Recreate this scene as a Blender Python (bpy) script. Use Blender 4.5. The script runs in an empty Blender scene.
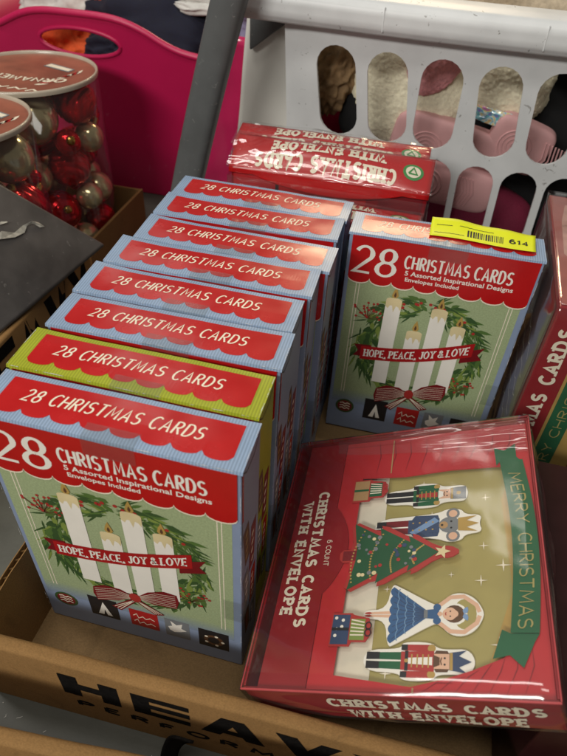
import bpy, bmesh, math, random
from mathutils import Vector, Matrix, Euler, noise
random.seed(7)
scene = bpy.context.scene
COL = scene.collection
R = math.radians

# ------------------------------------------------------------------ camera
cam = bpy.data.cameras.new('camera'); camo = bpy.data.objects.new('camera', cam); COL.objects.link(camo)
cam.sensor_fit = 'VERTICAL'; cam.sensor_height = 24; cam.sensor_width = 18
cam.lens = 619.53 / 756 * 24
camo.location = (0.18672, -0.16786, 0.41249)
camo.rotation_euler = (0.83695, -0.04447, 0.24809)
cam.clip_start = 0.01; cam.clip_end = 50
cam.dof.use_dof = True; cam.dof.focus_distance = 0.40; cam.dof.aperture_fstop = 9.0
scene.camera = camo
# ------------------------------------------------------------------ light
w = bpy.data.worlds.new('World'); scene.world = w; w.use_nodes = True
bg = w.node_tree.nodes['Background']; bg.inputs[0].default_value = (1.0, 0.95, 0.86, 1); bg.inputs[1].default_value = 0.10
def area(name, loc, target, sx, sy, power, col):
    l = bpy.data.lights.new(name, 'AREA'); l.shape = 'RECTANGLE'; l.size = sx; l.size_y = sy; l.energy = power; l.color = col
    o = bpy.data.objects.new(name, l); COL.objects.link(o); o.location = loc
    o.rotation_euler = (Vector(target) - Vector(loc)).to_track_quat('-Z', 'Y').to_euler()
    return o
area('ceiling_or_fill_lamp', (0.06, 2.1, 1.36), (0.1, 0.2, 0.1), 0.55, 0.22, 11, (1.0, 0.78, 0.5))
area('ceiling_or_fill_lamp', (-0.85, 0.3, 2.2), (0.1, 0.15, 0.1), 0.3, 1.0, 13, (1.0, 0.97, 0.92))
area('ceiling_or_fill_lamp', (-0.66, 1.5, 1.62), (0.28, 0.08, 0.12), 0.10, 0.7, 1.3, (1.0, 0.95, 0.86))  # narrow lamp added to lay a broken streak on the clear lid
area('ceiling_or_fill_lamp', (-0.45, -1.55, 1.3), (0.1, 0.05, 0.16), 0.9, 0.3, 25, (1.0, 0.97, 0.91))  # low fill added in front to brighten the box fronts, not a ceiling fixture
area('ceiling_or_fill_lamp', (0.05, -0.55, 2.0), (0.1, 0.05, 0.1), 1.2, 0.3, 10.5, (1.0, 0.96, 0.89))  # extra overhead fill, added to brighten the tray interior
scene.view_settings.view_transform = 'Standard'; scene.view_settings.look = 'None'
scene.view_settings.exposure = 0.0; scene.view_settings.gamma = 1.0
scene.render.engine = 'CYCLES'
scene.cycles.transparent_max_bounces = 24

# ------------------------------------------------------------------ materials
def lin(c): return c / 12.92 if c <= 0.04045 else ((c + 0.055) / 1.055) ** 2.4
def srgb(r, g, b): return (lin(r / 255), lin(g / 255), lin(b / 255), 1)
MATS = {}
def mat(name, rgb, rough=0.45, metal=0.0, spec=0.5, var=0.08, scale=60, bump=0.0, bscale=400, coat=0.0, lines=None, specks=None):
    # lines: pitch in metres of fine printed ribs
    if name in MATS: return MATS[name]
    m = bpy.data.materials.new(name); m.use_nodes = True; nt = m.node_tree; b = nt.nodes['Principled BSDF']
    b.inputs['Roughness'].default_value = rough; b.inputs['Metallic'].default_value = metal
    b.inputs['Specular IOR Level'].default_value = spec; b.inputs['Coat Weight'].default_value = coat
    b.inputs['Coat Roughness'].default_value = 0.15
    c = srgb(*rgb); tc = nt.nodes.new('ShaderNodeTexCoord')
    n = nt.nodes.new('ShaderNodeTexNoise'); n.inputs['Scale'].default_value = scale; n.inputs['Detail'].default_value = 6
    nt.links.new(tc.outputs['Object'], n.inputs['Vector'])
    mx = nt.nodes.new('ShaderNodeMix'); mx.data_type = 'RGBA'
    mx.inputs[6].default_value = tuple(x * (1 - var) for x in c[:3]) + (1,)
    mx.inputs[7].default_value = tuple(min(1, x * (1 + var)) for x in c[:3]) + (1,)
    cr = nt.nodes.new('ShaderNodeMapRange'); cr.inputs[1].default_value = 0.3; cr.inputs[2].default_value = 0.7
    nt.links.new(n.outputs[0], cr.inputs[0]); nt.links.new(cr.outputs[0], mx.inputs[0])
    if lines:
        wv = nt.nodes.new('ShaderNodeTexWave'); wv.inputs['Scale'].default_value = 2 * math.pi / 20 / lines; nt.links.new(tc.outputs['Object'], wv.inputs['Vector'])
        wm = nt.nodes.new('ShaderNodeMapRange'); wm.inputs[3].default_value = 0.72; wm.inputs[4].default_value = 1.06; nt.links.new(wv.outputs[1], wm.inputs[0])
        ml = nt.nodes.new('ShaderNodeMix'); ml.data_type = 'RGBA'; ml.blend_type = 'MULTIPLY'; ml.inputs[0].default_value = 1.0
        nt.links.new(mx.outputs[2], ml.inputs[6]); nt.links.new(wm.outputs[0], ml.inputs[7]); nt.links.new(ml.outputs[2], b.inputs['Base Color'])
    else: nt.links.new(mx.outputs[2], b.inputs['Base Color'])
    if specks:
        src = b.inputs['Base Color'].links[0].from_socket; ns = nt.nodes.new('ShaderNodeTexNoise'); ns.inputs['Scale'].default_value = specks[1]; ns.inputs['Detail'].default_value = 3; ns.inputs['Distortion'].default_value = 1.2
        nt.links.new(tc.outputs['Object'], ns.inputs['Vector']); th = nt.nodes.new('ShaderNodeMapRange'); th.inputs[1].default_value = specks[2]; th.inputs[2].default_value = specks[2] + .05; th.inputs[4].default_value = specks[3]
        nt.links.new(ns.outputs[0], th.inputs[0]); ms_ = nt.nodes.new('ShaderNodeMix'); ms_.data_type = 'RGBA'; ms_.inputs[7].default_value = srgb(*specks[0]); nt.links.new(th.outputs[0], ms_.inputs[0]); nt.links.new(src, ms_.inputs[6]); nt.links.new(ms_.outputs[2], b.inputs['Base Color'])
    rr = nt.nodes.new('ShaderNodeMapRange'); rr.inputs[3].default_value = max(0, rough - 0.08); rr.inputs[4].default_value = min(1, rough + 0.1)
    nt.links.new(n.outputs[0], rr.inputs[0]); nt.links.new(rr.outputs[0], b.inputs['Roughness'])
    if bump > 0:
        n2 = nt.nodes.new('ShaderNodeTexNoise'); n2.inputs['Scale'].default_value = bscale; n2.inputs['Detail'].default_value = 4
        nt.links.new(tc.outputs['Object'], n2.inputs['Vector'])
        bp = nt.nodes.new('ShaderNodeBump'); bp.inputs['Strength'].default_value = bump; bp.inputs['Distance'].default_value = 0.001
        nt.links.new(n2.outputs[0], bp.inputs['Height']); nt.links.new(bp.outputs[0], b.inputs['Normal'])
    MATS[name] = m; return m
def cardboard(name, rgb, seed=0):
    if name in MATS: return MATS[name]
    m = bpy.data.materials.new(name); m.use_nodes = True; nt = m.node_tree; b = nt.nodes['Principled BSDF']
    b.inputs['Roughness'].default_value = 0.85; b.inputs['Specular IOR Level'].default_value = 0.2
    tc = nt.nodes.new('ShaderNodeTexCoord'); c = srgb(*rgb)
    n = nt.nodes.new('ShaderNodeTexNoise'); n.inputs['Scale'].default_value = 18; n.inputs['Detail'].default_value = 8
    n2 = nt.nodes.new('ShaderNodeTexNoise'); n2.inputs['Scale'].default_value = 1300; n2.inputs['Detail'].default_value = 3
    mp = nt.nodes.new('ShaderNodeMapping'); mp.inputs['Scale'].default_value = (0.7, 1, 1)
    nt.links.new(tc.outputs['Object'], n.inputs['Vector']); nt.links.new(tc.outputs['Object'], mp.inputs[0]); nt.links.new(mp.outputs[0], n2.inputs['Vector'])
    mx = nt.nodes.new('ShaderNodeMix'); mx.data_type = 'RGBA'
    mx.inputs[6].default_value = tuple(x * 0.8 for x in c[:3]) + (1,); mx.inputs[7].default_value = tuple(x * 1.15 for x in c[:3]) + (1,)
    nt.links.new(n.outputs[0], mx.inputs[0])
    mx2 = nt.nodes.new('ShaderNodeMix'); mx2.data_type = 'RGBA'; mx2.blend_type = 'MULTIPLY'; mx2.inputs[0].default_value = 0.4
    cr = nt.nodes.new('ShaderNodeMapRange'); cr.inputs[1].default_value = 0.3; cr.inputs[2].default_value = 0.65; cr.inputs[3].default_value = 0.45
    nt.links.new(n2.outputs[0], cr.inputs[0])
    nt.links.new(mx.outputs[2], mx2.inputs[6]); nt.links.new(cr.outputs[0], mx2.inputs[7])
    nt.links.new(mx2.outputs[2], b.inputs['Base Color'])
    bp = nt.nodes.new('ShaderNodeBump'); bp.inputs['Strength'].default_value = 0.35; bp.inputs['Distance'].default_value = 0.0006
    nt.links.new(n2.outputs[0], bp.inputs['Height']); nt.links.new(bp.outputs[0], b.inputs['Normal'])
    wv = nt.nodes.new('ShaderNodeTexWave'); wv.inputs['Scale'].default_value = 2 * math.pi / 20 / .0065; wv.inputs['Distortion'].default_value = .4; nt.links.new(tc.outputs['Object'], wv.inputs['Vector'])
    b2 = nt.nodes.new('ShaderNodeBump'); b2.inputs['Strength'].default_value = 0.12; b2.inputs['Distance'].default_value = 0.0008
    nt.links.new(wv.outputs[1], b2.inputs['Height']); nt.links.new(bp.outputs[0], b2.inputs['Normal']); nt.links.new(b2.outputs[0], b.inputs['Normal'])
    ns = nt.nodes.new('ShaderNodeTexNoise'); ns.inputs['Scale'].default_value = 45; ns.inputs['Detail'].default_value = 5; ns.inputs['Distortion'].default_value = 1.0; nt.links.new(tc.outputs['Object'], ns.inputs['Vector'])
    th = nt.nodes.new('ShaderNodeMapRange'); th.inputs[1].default_value = .6; th.inputs[2].default_value = .72; th.inputs[4].default_value = .4; nt.links.new(ns.outputs[0], th.inputs[0])
    m3 = nt.nodes.new('ShaderNodeMix'); m3.data_type = 'RGBA'; m3.inputs[7].default_value = tuple(x * .45 for x in c[:3]) + (1,); nt.links.new(th.outputs[0], m3.inputs[0]); nt.links.new(mx2.outputs[2], m3.inputs[6]); nt.links.new(m3.outputs[2], b.inputs['Base Color'])
    MATS[name] = m; return m
def clear(name, tint=(0.97, 0.97, 0.96), rough=0.05, blend=0.25, haze=0.02, bump=0.3, bscale=35):
    if name in MATS: return MATS[name]
    m = bpy.data.materials.new(name); m.use_nodes = True; nt = m.node_tree; nt.nodes.clear()
    out = nt.nodes.new('ShaderNodeOutputMaterial'); tr = nt.nodes.new('ShaderNodeBsdfTransparent'); tr.inputs[0].default_value = tint + (1,)
    gl = nt.nodes.new('ShaderNodeBsdfGlossy'); gl.inputs['Roughness'].default_value = rough
    df = nt.nodes.new('ShaderNodeBsdfDiffuse'); df.inputs[0].default_value = (0.8, 0.8, 0.8, 1)
    fc = nt.nodes.new('ShaderNodeLayerWeight'); fc.inputs['Blend'].default_value = 0.5
    pw = nt.nodes.new('ShaderNodeMath'); pw.operation = 'POWER'; pw.inputs[1].default_value = 4.0; nt.links.new(fc.outputs['Facing'], pw.inputs[0])
    lw = nt.nodes.new('ShaderNodeMapRange'); lw.inputs[3].default_value = 0.02 + 0.1 * blend; lw.inputs[4].default_value = min(0.9, 0.25 + 1.6 * blend); nt.links.new(pw.outputs[0], lw.inputs[0])
    m1 = nt.nodes.new('ShaderNodeMixShader'); m2 = nt.nodes.new('ShaderNodeMixShader'); m1.inputs[0].default_value = haze
    nt.links.new(tr.outputs[0], m1.inputs[1]); nt.links.new(df.outputs[0], m1.inputs[2])
    nt.links.new(lw.outputs[0], m2.inputs[0]); nt.links.new(m1.outputs[0], m2.inputs[1]); nt.links.new(gl.outputs[0], m2.inputs[2])
    tc = nt.nodes.new('ShaderNodeTexCoord'); n = nt.nodes.new('ShaderNodeTexNoise'); n.inputs['Scale'].default_value = bscale; n.inputs['Detail'].default_value = 2
    nt.links.new(tc.outputs['Object'], n.inputs['Vector'])
    bp = nt.nodes.new('ShaderNodeBump'); bp.inputs['Strength'].default_value = bump; bp.inputs['Distance'].default_value = 0.004
    nt.links.new(n.outputs[0], bp.inputs['Height']); nt.links.new(bp.outputs[0], gl.inputs['Normal'])
    nt.links.new(m2.outputs[0], out.inputs[0]); MATS[name] = m; return m

BLUE = mat('print_blue', (146, 168, 196), 0.33, var=0.05, lines=.0016)
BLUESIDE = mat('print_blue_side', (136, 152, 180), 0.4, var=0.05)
LIME = mat('print_lime', (164, 172, 42), 0.33, var=0.05, lines=.0016)
RED = mat('print_red', (184, 24, 26), 0.24, var=0.06)
REDP = mat('print_red_panel', (170, 28, 32), 0.34, var=0.06)
CREAM = mat('print_cream', (238, 228, 206), 0.4, var=0.03)
WHITE = mat('print_white', (240, 236, 226), 0.4, var=0.03)
SAGE = mat('print_sage', (160, 175, 134), 0.38, var=0.14, scale=900)
GR1 = mat('leaf_green', (82, 112, 56), 0.4); GR2 = mat('leaf_dark_green', (56, 84, 46), 0.4); GR3 = mat('leaf_light_green', (126, 146, 70), 0.4)
BERRY = mat('berry_red', (172, 50, 46), 0.4); MAROON = mat('print_maroon', (120, 22, 30), 0.4)
BROWN = mat('twig_brown', (92, 62, 40), 0.5); GOLDP = mat('print_gold', (178, 146, 78), 0.4); WAX = mat('print_wax', (222, 206, 160), 0.4)
BLACKP = mat('print_black', (26, 26, 30), 0.45); NAVYP = mat('print_navy', (50, 70, 104), 0.45); GREYP = mat('print_grey', (120, 124, 128), 0.45)
PINKP = mat('print_skin', (222, 178, 150), 0.45); TANP = mat('print_tan', (176, 140, 96), 0.45)
DARKRED = mat('card_dark_red', (140, 16, 26), 0.32, var=0.06); BRIGHTRED = mat('card_bright_red', (184, 36, 42), 0.36, var=0.06)
FOLD = mat('card_fold_red', (128, 14, 22), 0.4)
OLIVE = mat('card_olive', (164, 152, 92), 0.4, var=0.06); STAGE = mat('card_cream_stage', (222, 214, 194), 0.4)
RIBBON = mat('ribbon_green', (22, 92, 56), 0.4); TREEG = mat('tree_green', (30, 84, 52), 0.4)
KRAFT = cardboard('kraft_cardboard', (146, 111, 68)); KRAFTD = cardboard('kraft_cardboard_liner', (142, 114, 78))
INK = mat('black_ink', (20, 18, 17), 0.9, spec=0.1, var=0.5, scale=500)
ACETATE = clear('clear_acetate', rough=0.11, blend=0.38, haze=0.02, bump=0.4, bscale=18)
WRAP = clear('clear_wrap', rough=0.07, blend=0.45, haze=0.03, bump=0.4, bscale=26)
TAPE = clear('clear_tape', tint=(0.88, 0.89, 0.88), rough=0.3, blend=0.2, haze=0.03, bump=0.3, bscale=90)
TUBE = clear('clear_tube', rough=0.04, blend=0.2, haze=0.01, bump=0.1, bscale=20)

# ------------------------------------------------------------------ builders
def tag(o, label=None, cat=None, group=None, kind=None):
    if label: o['label'] = label
    if cat: o['category'] = cat
    if group: o['group'] = group
    if kind: o['kind'] = kind
    return o
def thing(name, label, cat, loc=(0, 0, 0), rot=(0, 0, 0), group=None):
    o = bpy.data.objects.new(name, None); COL.objects.link(o); o.location = loc; o.rotation_euler = rot
    o.empty_display_size = 0.02
    return tag(o, label, cat, group)
def link(name, me, parent=None):
    o = bpy.data.objects.new(name, me); COL.objects.link(o)
    if parent: o.parent = parent
    return o
def copy_tree(o, parent=None):
    c = o.copy(); COL.objects.link(c); c.parent = parent
    for ch in list(o.children): copy_tree(ch, c)
    return c
def mod(o, kind, **kw):
    m = o.modifiers.new(kind.lower(), kind)
    for k, v in kw.items(): setattr(m, k, v)
    return o
def smooth(o, ang=None):
    for p in o.data.polygons: p.use_smooth = True
    return o

class Layer:
    """flat printed pieces on a face: mapf(u, v, h) in mm -> local metres"""
    def __init__(s, mapf): s.f = mapf; s.v = []; s.fa = []; s.mi = []; s.m = []
    def midx(s, m):
        if m not in s.m: s.m.append(m)
        return s.m.index(m)
    def poly(s, pts, h, m, thick=0):
        b = len(s.v); n = len(pts)
        if thick:
            a = sum(pts[i][0] * pts[(i + 1) % n][1] - pts[(i + 1) % n][0] * pts[i][1] for i in range(n))
            if a < 0: pts = pts[::-1]
            s.v += [s.f(u, v, h + thick) for u, v in pts] + [s.f(u, v, h) for u, v in pts]
            s.fa.append(list(range(b, b + n))); s.mi.append(s.midx(m))
            for i in range(n):
                j = (i + 1) % n; s.fa.append([b + i, b + n + i, b + n + j, b + j]); s.mi.append(s.midx(m))
        else:
            s.v += [s.f(u, v, h) for u, v in pts]; s.fa.append(list(range(b, b + n))); s.mi.append(s.midx(m))
    def raw(s, verts, faces, h, m):
        b = len(s.v); s.v += [s.f(u, v, h) for u, v in verts]
        for f in faces: s.fa.append([b + i for i in f]); s.mi.append(s.midx(m))
    def strip(s, pts, hw, h, m, c=0.0, taper=0):
        """ribbon along pts; hw half width; c thins horizontal strokes"""
        n = len(pts); L = []; Rr = []
        for i, (x, y) in enumerate(pts):
            def d(a, b_):
                dx, dy = b_[0] - a[0], b_[1] - a[1]; l = math.hypot(dx, dy) or 1e-9; return dx / l, dy / l
            if i == 0: d1 = d2 = d(pts[0], pts[1])
            elif i == n - 1: d1 = d2 = d(pts[-2], pts[-1])
            else: d1 = d(pts[i - 1], pts[i]); d2 = d(pts[i], pts[i + 1])
            n1 = (-d1[1], d1[0]); n2 = (-d2[1], d2[0]); nx, ny = n1[0] + n2[0], n1[1] + n2[1]; l = math.hypot(nx, ny) or 1e-9; nx /= l; ny /= l
            k = min(1.35, 1 / max(0.3, nx * n1[0] + ny * n1[1]))
            ww = hw * (1 - c * abs((d1[0] + d2[0]) / 2)) * k
            if taper: t = i / (n - 1); ww *= 1 - taper * abs(2 * t - 1) ** 2
            L.append((x + nx * ww, y + ny * ww)); Rr.append((x - nx * ww, y - ny * ww))
        s.raw(L + Rr, [[i, n + i, n + i + 1, i + 1] for i in range(n - 1)], h, m)
    def disc(s, x, y, r, h, m, n=14, ry=None, a=0, thick=0):
        ry = ry or r; ca, sa = math.cos(a), math.sin(a); P = []
        for k in range(n):
            t = 2 * math.pi * k / n; px, py = r * math.cos(t), ry * math.sin(t); P.append((x + px * ca - py * sa, y + px * sa + py * ca))
        s.poly(P, h, m, thick)
    def leaf(s, x, y, l, wd, a, h, m):
        ca, sa = math.cos(a), math.sin(a)
        P = [(0, 0), (l * .3, wd), (l * .65, wd * .8), (l, 0), (l * .65, -wd * .8), (l * .3, -wd)]
        s.poly([(x + px * ca - py * sa, y + px * sa + py * ca) for px, py in P], h, m)
    def build(s, name, parent=None, shade=False):
        me = bpy.data.meshes.new(name); me.from_pydata(s.v, [], s.fa)
        for m in s.m: me.materials.append(m)
        me.polygons.foreach_set('material_index', s.mi); me.update()
        o = link(name, me, parent)
        if shade: smooth(o)
        return o

def arc(cx, cy, rx, ry, a0, a1, n=14):
    return [(cx + rx * math.cos(R(a0 + (a1 - a0) * i / n)), cy + ry * math.sin(R(a0 + (a1 - a0) * i / n))) for i in range(n + 1)]
S_ = arc(.27, .74, .25, .24, 35, 255, 12) + arc(.27, .26, .27, .25, 80, -145, 12)
G = {
 'A': (.62, [[(0, 0), (.31, 1), (.62, 0)], [(.11, .34), (.51, .34)]]),
 'B': (.5, [[(0, 0), (0, 1)], [(0, 1)] + arc(.22, .76, .22, .24, 90, -90, 8) + [(0, .52)], [(.2, .52)] + arc(.24, .26, .24, .26, 90, -90, 8) + [(0, 0)]]),
 'C': (.56, [arc(.34, .5, .34, .5, 48, 312, 18)]),
 'D': (.58, [[(0, 0), (0, 1)], [(0, 1)] + arc(.2, .5, .38, .5, 90, -90, 14) + [(0, 0)]]),
 'E': (.46, [[(0, 0), (0, 1)], [(0, 1), (.46, 1)], [(0, .52), (.38, .52)], [(0, 0), (.46, 0)]]),
 'F': (.44, [[(0, 0), (0, 1)], [(0, 1), (.44, 1)], [(0, .5), (.36, .5)]]),
 'H': (.56, [[(0, 0), (0, 1)], [(.56, 0), (.56, 1)], [(0, .5), (.56, .5)]]),
 'I': (.04, [[(.02, 0), (.02, 1)]]),
 'J': (.36, [[(.36, 1), (.36, .24)] + arc(.18, .24, .18, .24, 0, -170, 10)]),
 'L': (.42, [[(0, 0), (0, 1)], [(0, 0), (.42, 0)]]),
 'M': (.74, [[(0, 0), (.08, 1), (.37, .25), (.66, 1), (.74, 0)]]),
 'N': (.58, [[(0, 0), (0, 1), (.58, 0), (.58, 1)]]),
 'O': (.68, [arc(.34, .5, .34, .5, 90, 450, 24)]),
 'P': (.48, [[(0, 0), (0, 1)], [(0, 1)] + arc(.22, .74, .26, .26, 90, -90, 12) + [(0, .48)]]),
 'R': (.52, [[(0, 0), (0, 1)], [(0, 1)] + arc(.22, .75, .26, .25, 90, -90, 12) + [(0, .5)], [(.2, .5), (.52, 0)]]),
 'S': (.52, [S_]),
 'T': (.6, [[(.30, 0), (.30, 1)], [(0, 1), (.6, 1)]]),
 'U': (.56, [[(0, 1), (0, .28)] + arc(.28, .28, .28, .28, 180, 360, 12) + [(.56, 1)]]),
 'V': (.6, [[(0, 1), (.3, 0), (.6, 1)]]),
 'W': (.86, [[(0, 1), (.2, 0), (.43, .85), (.66, 0), (.86, 1)]]),
 'Y': (.58, [[(0, 1), (.29, .48), (.58, 1)], [(.29, .48), (.29, 0)]]),
 '&': (.66, [[(.66, 0), (.16, .68)] + arc(.3, .8, .16, .19, 200, -40, 10) + [(.12, .4)] + arc(.25, .24, .24, .24, 140, 320, 10) + [(.62, .46)]]),
 ',': (.1, [[(.08, .1), (.0, -.16)]]), '.': (.1, [[(.05, 0), (.05, .12)]]),
 '1': (.3, [[(0, .8), (.2, 1), (.2, 0)]]),
 '2': (.54, [arc(.26, .72, .25, .28, 160, -25, 14) + [(.02, .03), (.54, .03)]]),
 '4': (.55, [[(.4, 0), (.4, 1), (0, .3), (.55, .3)]]),
 '5': (.5, [[(.46, 1), (.08, 1), (.04, .55)] + arc(.22, .32, .26, .3, 110, -150, 12)]),
 '6': (.54, [arc(.3, .5, .28, .5, 60, 180, 10) + arc(.27, .3, .26, .3, 180, 530, 18)]),
 '8': (.54, [arc(.27, .75, .21, .25, -90, 270, 18), arc(.27, .26, .27, .26, 90, -270, 18)]),
}
def text(layer, s, u0, v0, width, height, m, h=0.3, hw=0.07, c=0.25, slab=False, gap=0.2, slant=0.0, warp=None, taper=0, space=.36):
    """strokes of s fitted in width x height (mm) with lower left at u0, v0"""
    x = 0; items = []
    for ch in s:
        if ch == ' ': x += space; continue
        gw, st = G[ch]; items.append((x, st)); x += gw + gap
    tot = x - gap + 2 * hw; sx = width / tot; k = 0
    for gx, st in items:
        for pl in st:
            P = [((gx + hw + px) * sx / height * 1.0, py) for px, py in pl]    # in units of height
            P = [(px * height, (hw + py * (1 - 2 * hw)) * height) for px, py in P]
            pieces = [(P, hw * height, c)]
            if slab:
                for e in (0, -1):
                    ex, ey = pl[e]; qx, qy = pl[1 if e == 0 else -2]
                    if (ey < .02 or ey > .98) and abs(qy - ey) > .3 * abs(qx - ex):
                        X, Y = P[e]; wS = hw * height * (1.75 if len(st) != 2 or pl[0][0] != .30 else 1.45)
                        Yb = Y + (hw * height * .35 if ey < .5 else -hw * height * .35)
                        pieces.append(([(X - wS, Yb), (X + wS, Yb)], hw * height * .62, 0))
                    elif abs(qy - ey) < .05 and ey in (0, 1, .52, .5) and (abs(ex) > .3 or len(st) == 2):
                        X, Y = P[e]; pieces.append(([(X, Y - hw * height * 1.2), (X, Y + hw * height * 1.2)], hw * height * .5, 0))
            for Q, ww, cc in pieces:
                Q = [(px + slant * py, py) for px, py in Q]
                if warp: Q = [warp(px, py) for px, py in Q]
                else: Q = [(u0 + px, v0 + py) for px, py in Q]
                layer.strip(Q, ww, h + 0.012 * (k % 6), m, cc, taper); k += 1
_fc = {}
def bfont(layer, s, u0, v0, width, height, m, h=0.3, bold=0.02, warp=None):
    cu = bpy.data.curves.new('t', 'FONT'); cu.body = s; cu.size = 1; cu.offset = bold; cu.resolution_u = 2; cu.fill_mode = 'FRONT'
    ob = bpy.data.objects.new('t', cu); COL.objects.link(ob)
    dg = bpy.context.evaluated_depsgraph_get(); me = ob.evaluated_get(dg).to_mesh()
    vs = [(v.co.x, v.co.y) for v in me.vertices]; fs = [list(p.vertices) for p in me.polygons]
    x0 = min(v[0] for v in vs); x1 = max(v[0] for v in vs); kx = width / (x1 - x0); ky = height / .73
    P = [((a - x0) * kx, b * ky) for a, b in vs]
    P = [warp(a, b) for a, b in P] if warp else [(u0 + a, v0 + b) for a, b in P]
    layer.raw(P, fs, h, m)
    ob.evaluated_get(dg).to_mesh_clear(); bpy.data.objects.remove(ob); bpy.data.curves.remove(cu)

def box_mesh(name, x0, x1, y0, y1, z0, z1, m, parent=None, bevel=0.0, seg=2):
    bm = bmesh.new(); bmesh.ops.create_cube(bm, size=1)
    for v in bm.verts: v.co = Vector(((x0 + x1) / 2 + v.co.x * (x1 - x0), (y0 + y1) / 2 + v.co.y * (y1 - y0), (z0 + z1) / 2 + v.co.z * (z1 - z0)))
    if bevel: bmesh.ops.bevel(bm, geom=bm.edges[:], offset=bevel, segments=seg, affect='EDGES', profile=.5)
    me = bpy.data.meshes.new(name); bm.to_mesh(me); bm.free(); me.materials.append(m)
    return link(name, me, parent)
def add_box(bm, x0, x1, y0, y1, z0, z1, bevel=0):
    r = bmesh.ops.create_cube(bm, size=1)['verts']
    for v in r: v.co = Vector(((x0 + x1) / 2 + v.co.x * (x1 - x0), (y0 + y1) / 2 + v.co.y * (y1 - y0), (z0 + z1) / 2 + v.co.z * (z1 - z0)))
    if bevel: bmesh.ops.bevel(bm, geom=list({e for v in r for e in v.link_edges}), offset=bevel, segments=2, affect='EDGES', profile=.5)
def bm_obj(name, bm, m, parent=None, sm=False):
    me = bpy.data.meshes.new(name); bm.to_mesh(me); bm.free()
    for x in (m if isinstance(m, (list, tuple)) else [m]): me.materials.append(x)
    o = link(name, me, parent)
    if sm: smooth(o)
    return o
def plate(name, outline, holes, mapf, m, parent=None, cutx=(), cuty=(), thick=0.002, offset=-1, sm=True, bevel=0):
    """filled 2-D outline with holes, cut on a grid so that it can bend, mapped to 3-D and given thickness"""
    bm = bmesh.new(); edges = []
    for ring in [outline] + list(holes):
        vs = [bm.verts.new((x, y, 0)) for x, y in ring]
        for i in range(len(vs)): edges.append(bm.edges.new((vs[i], vs[(i + 1) % len(vs)])))
    bmesh.ops.triangle_fill(bm, use_beauty=True, use_dissolve=False, edges=edges)
    for c in cutx: bmesh.ops.bisect_plane(bm, geom=bm.verts[:] + bm.edges[:] + bm.faces[:], plane_co=(c, 0, 0), plane_no=(1, 0, 0))
    for c in cuty: bmesh.ops.bisect_plane(bm, geom=bm.verts[:] + bm.edges[:] + bm.faces[:], plane_co=(0, c, 0), plane_no=(0, 1, 0))
    for f in bm.faces:
        if f.normal.z < 0: f.normal_flip()
    for v in bm.verts: v.co = Vector(mapf(v.co.x, v.co.y))
    o = bm_obj(name, bm, m, parent, sm)
    if thick: mod(o, 'SOLIDIFY', thickness=thick, offset=offset)
    if sm: mod(o, 'EDGE_SPLIT', split_angle=R(25))
    if bevel: mod(o, 'BEVEL', width=bevel, segments=2, limit_method='ANGLE')
    return o
def sheet(name, mapf, nu, nv, m, parent=None, thick=0, sm=True):
    vs = [mapf(i / nu, j / nv) for j in range(nv + 1) for i in range(nu + 1)]
    fs = [[j * (nu + 1) + i, j * (nu + 1) + i + 1, (j + 1) * (nu + 1) + i + 1, (j + 1) * (nu + 1) + i] for j in range(nv) for i in range(nu)]
    me = bpy.data.meshes.new(name); me.from_pydata(vs, [], fs); me.materials.append(m)
    o = link(name, me, parent)
    if sm: smooth(o)
    if thick: mod(o, 'SOLIDIFY', thickness=thick, offset=-1)
    return o
def lathe(name, prof, m, parent=None, n=48, loc=(0, 0, 0)):
    vs = []; fs = []
    for r, z in prof:
        for k in range(n):
            a = 2 * math.pi * k / n; vs.append((loc[0] + r * math.cos(a), loc[1] + r * math.sin(a), loc[2] + z))
    for i in range(len(prof) - 1):
        for k in range(n): fs.append([i * n + k, i * n + (k + 1) % n, (i + 1) * n + (k + 1) % n, (i + 1) * n + k])
    me = bpy.data.meshes.new(name); me.from_pydata(vs, [], fs); me.materials.append(m)
    return smooth(link(name, me, parent))
def tube(name, pts, rad, m, parent=None, n=8):
    cu = bpy.data.curves.new(name, 'CURVE'); cu.dimensions = '3D'; sp = cu.splines.new('POLY'); sp.points.add(len(pts) - 1)
    for i, p in enumerate(pts): sp.points[i].co = (*p, 1)
    cu.bevel_depth = rad; cu.bevel_resolution = 2; cu.use_fill_caps = True
    ob = bpy.data.objects.new(name, cu); COL.objects.link(ob); dg = bpy.context.evaluated_depsgraph_get()
    me = bpy.data.meshes.new_from_object(ob.evaluated_get(dg)); bpy.data.objects.remove(ob); me.materials.clear(); me.materials.append(m)
    return smooth(link(name, me, parent))

# ------------------------------------------------------------------ the surface everything stands on
FL = -0.012
FLOOR = mat('grey_floor', (80, 80, 72), 0.55, var=0.18, scale=25, bump=0.15, bscale=250)
tag(sheet('floor', lambda u, v: (-3 + 6 * u, -2 + 6 * v, FL), 4, 4, FLOOR), kind='structure')

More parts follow.
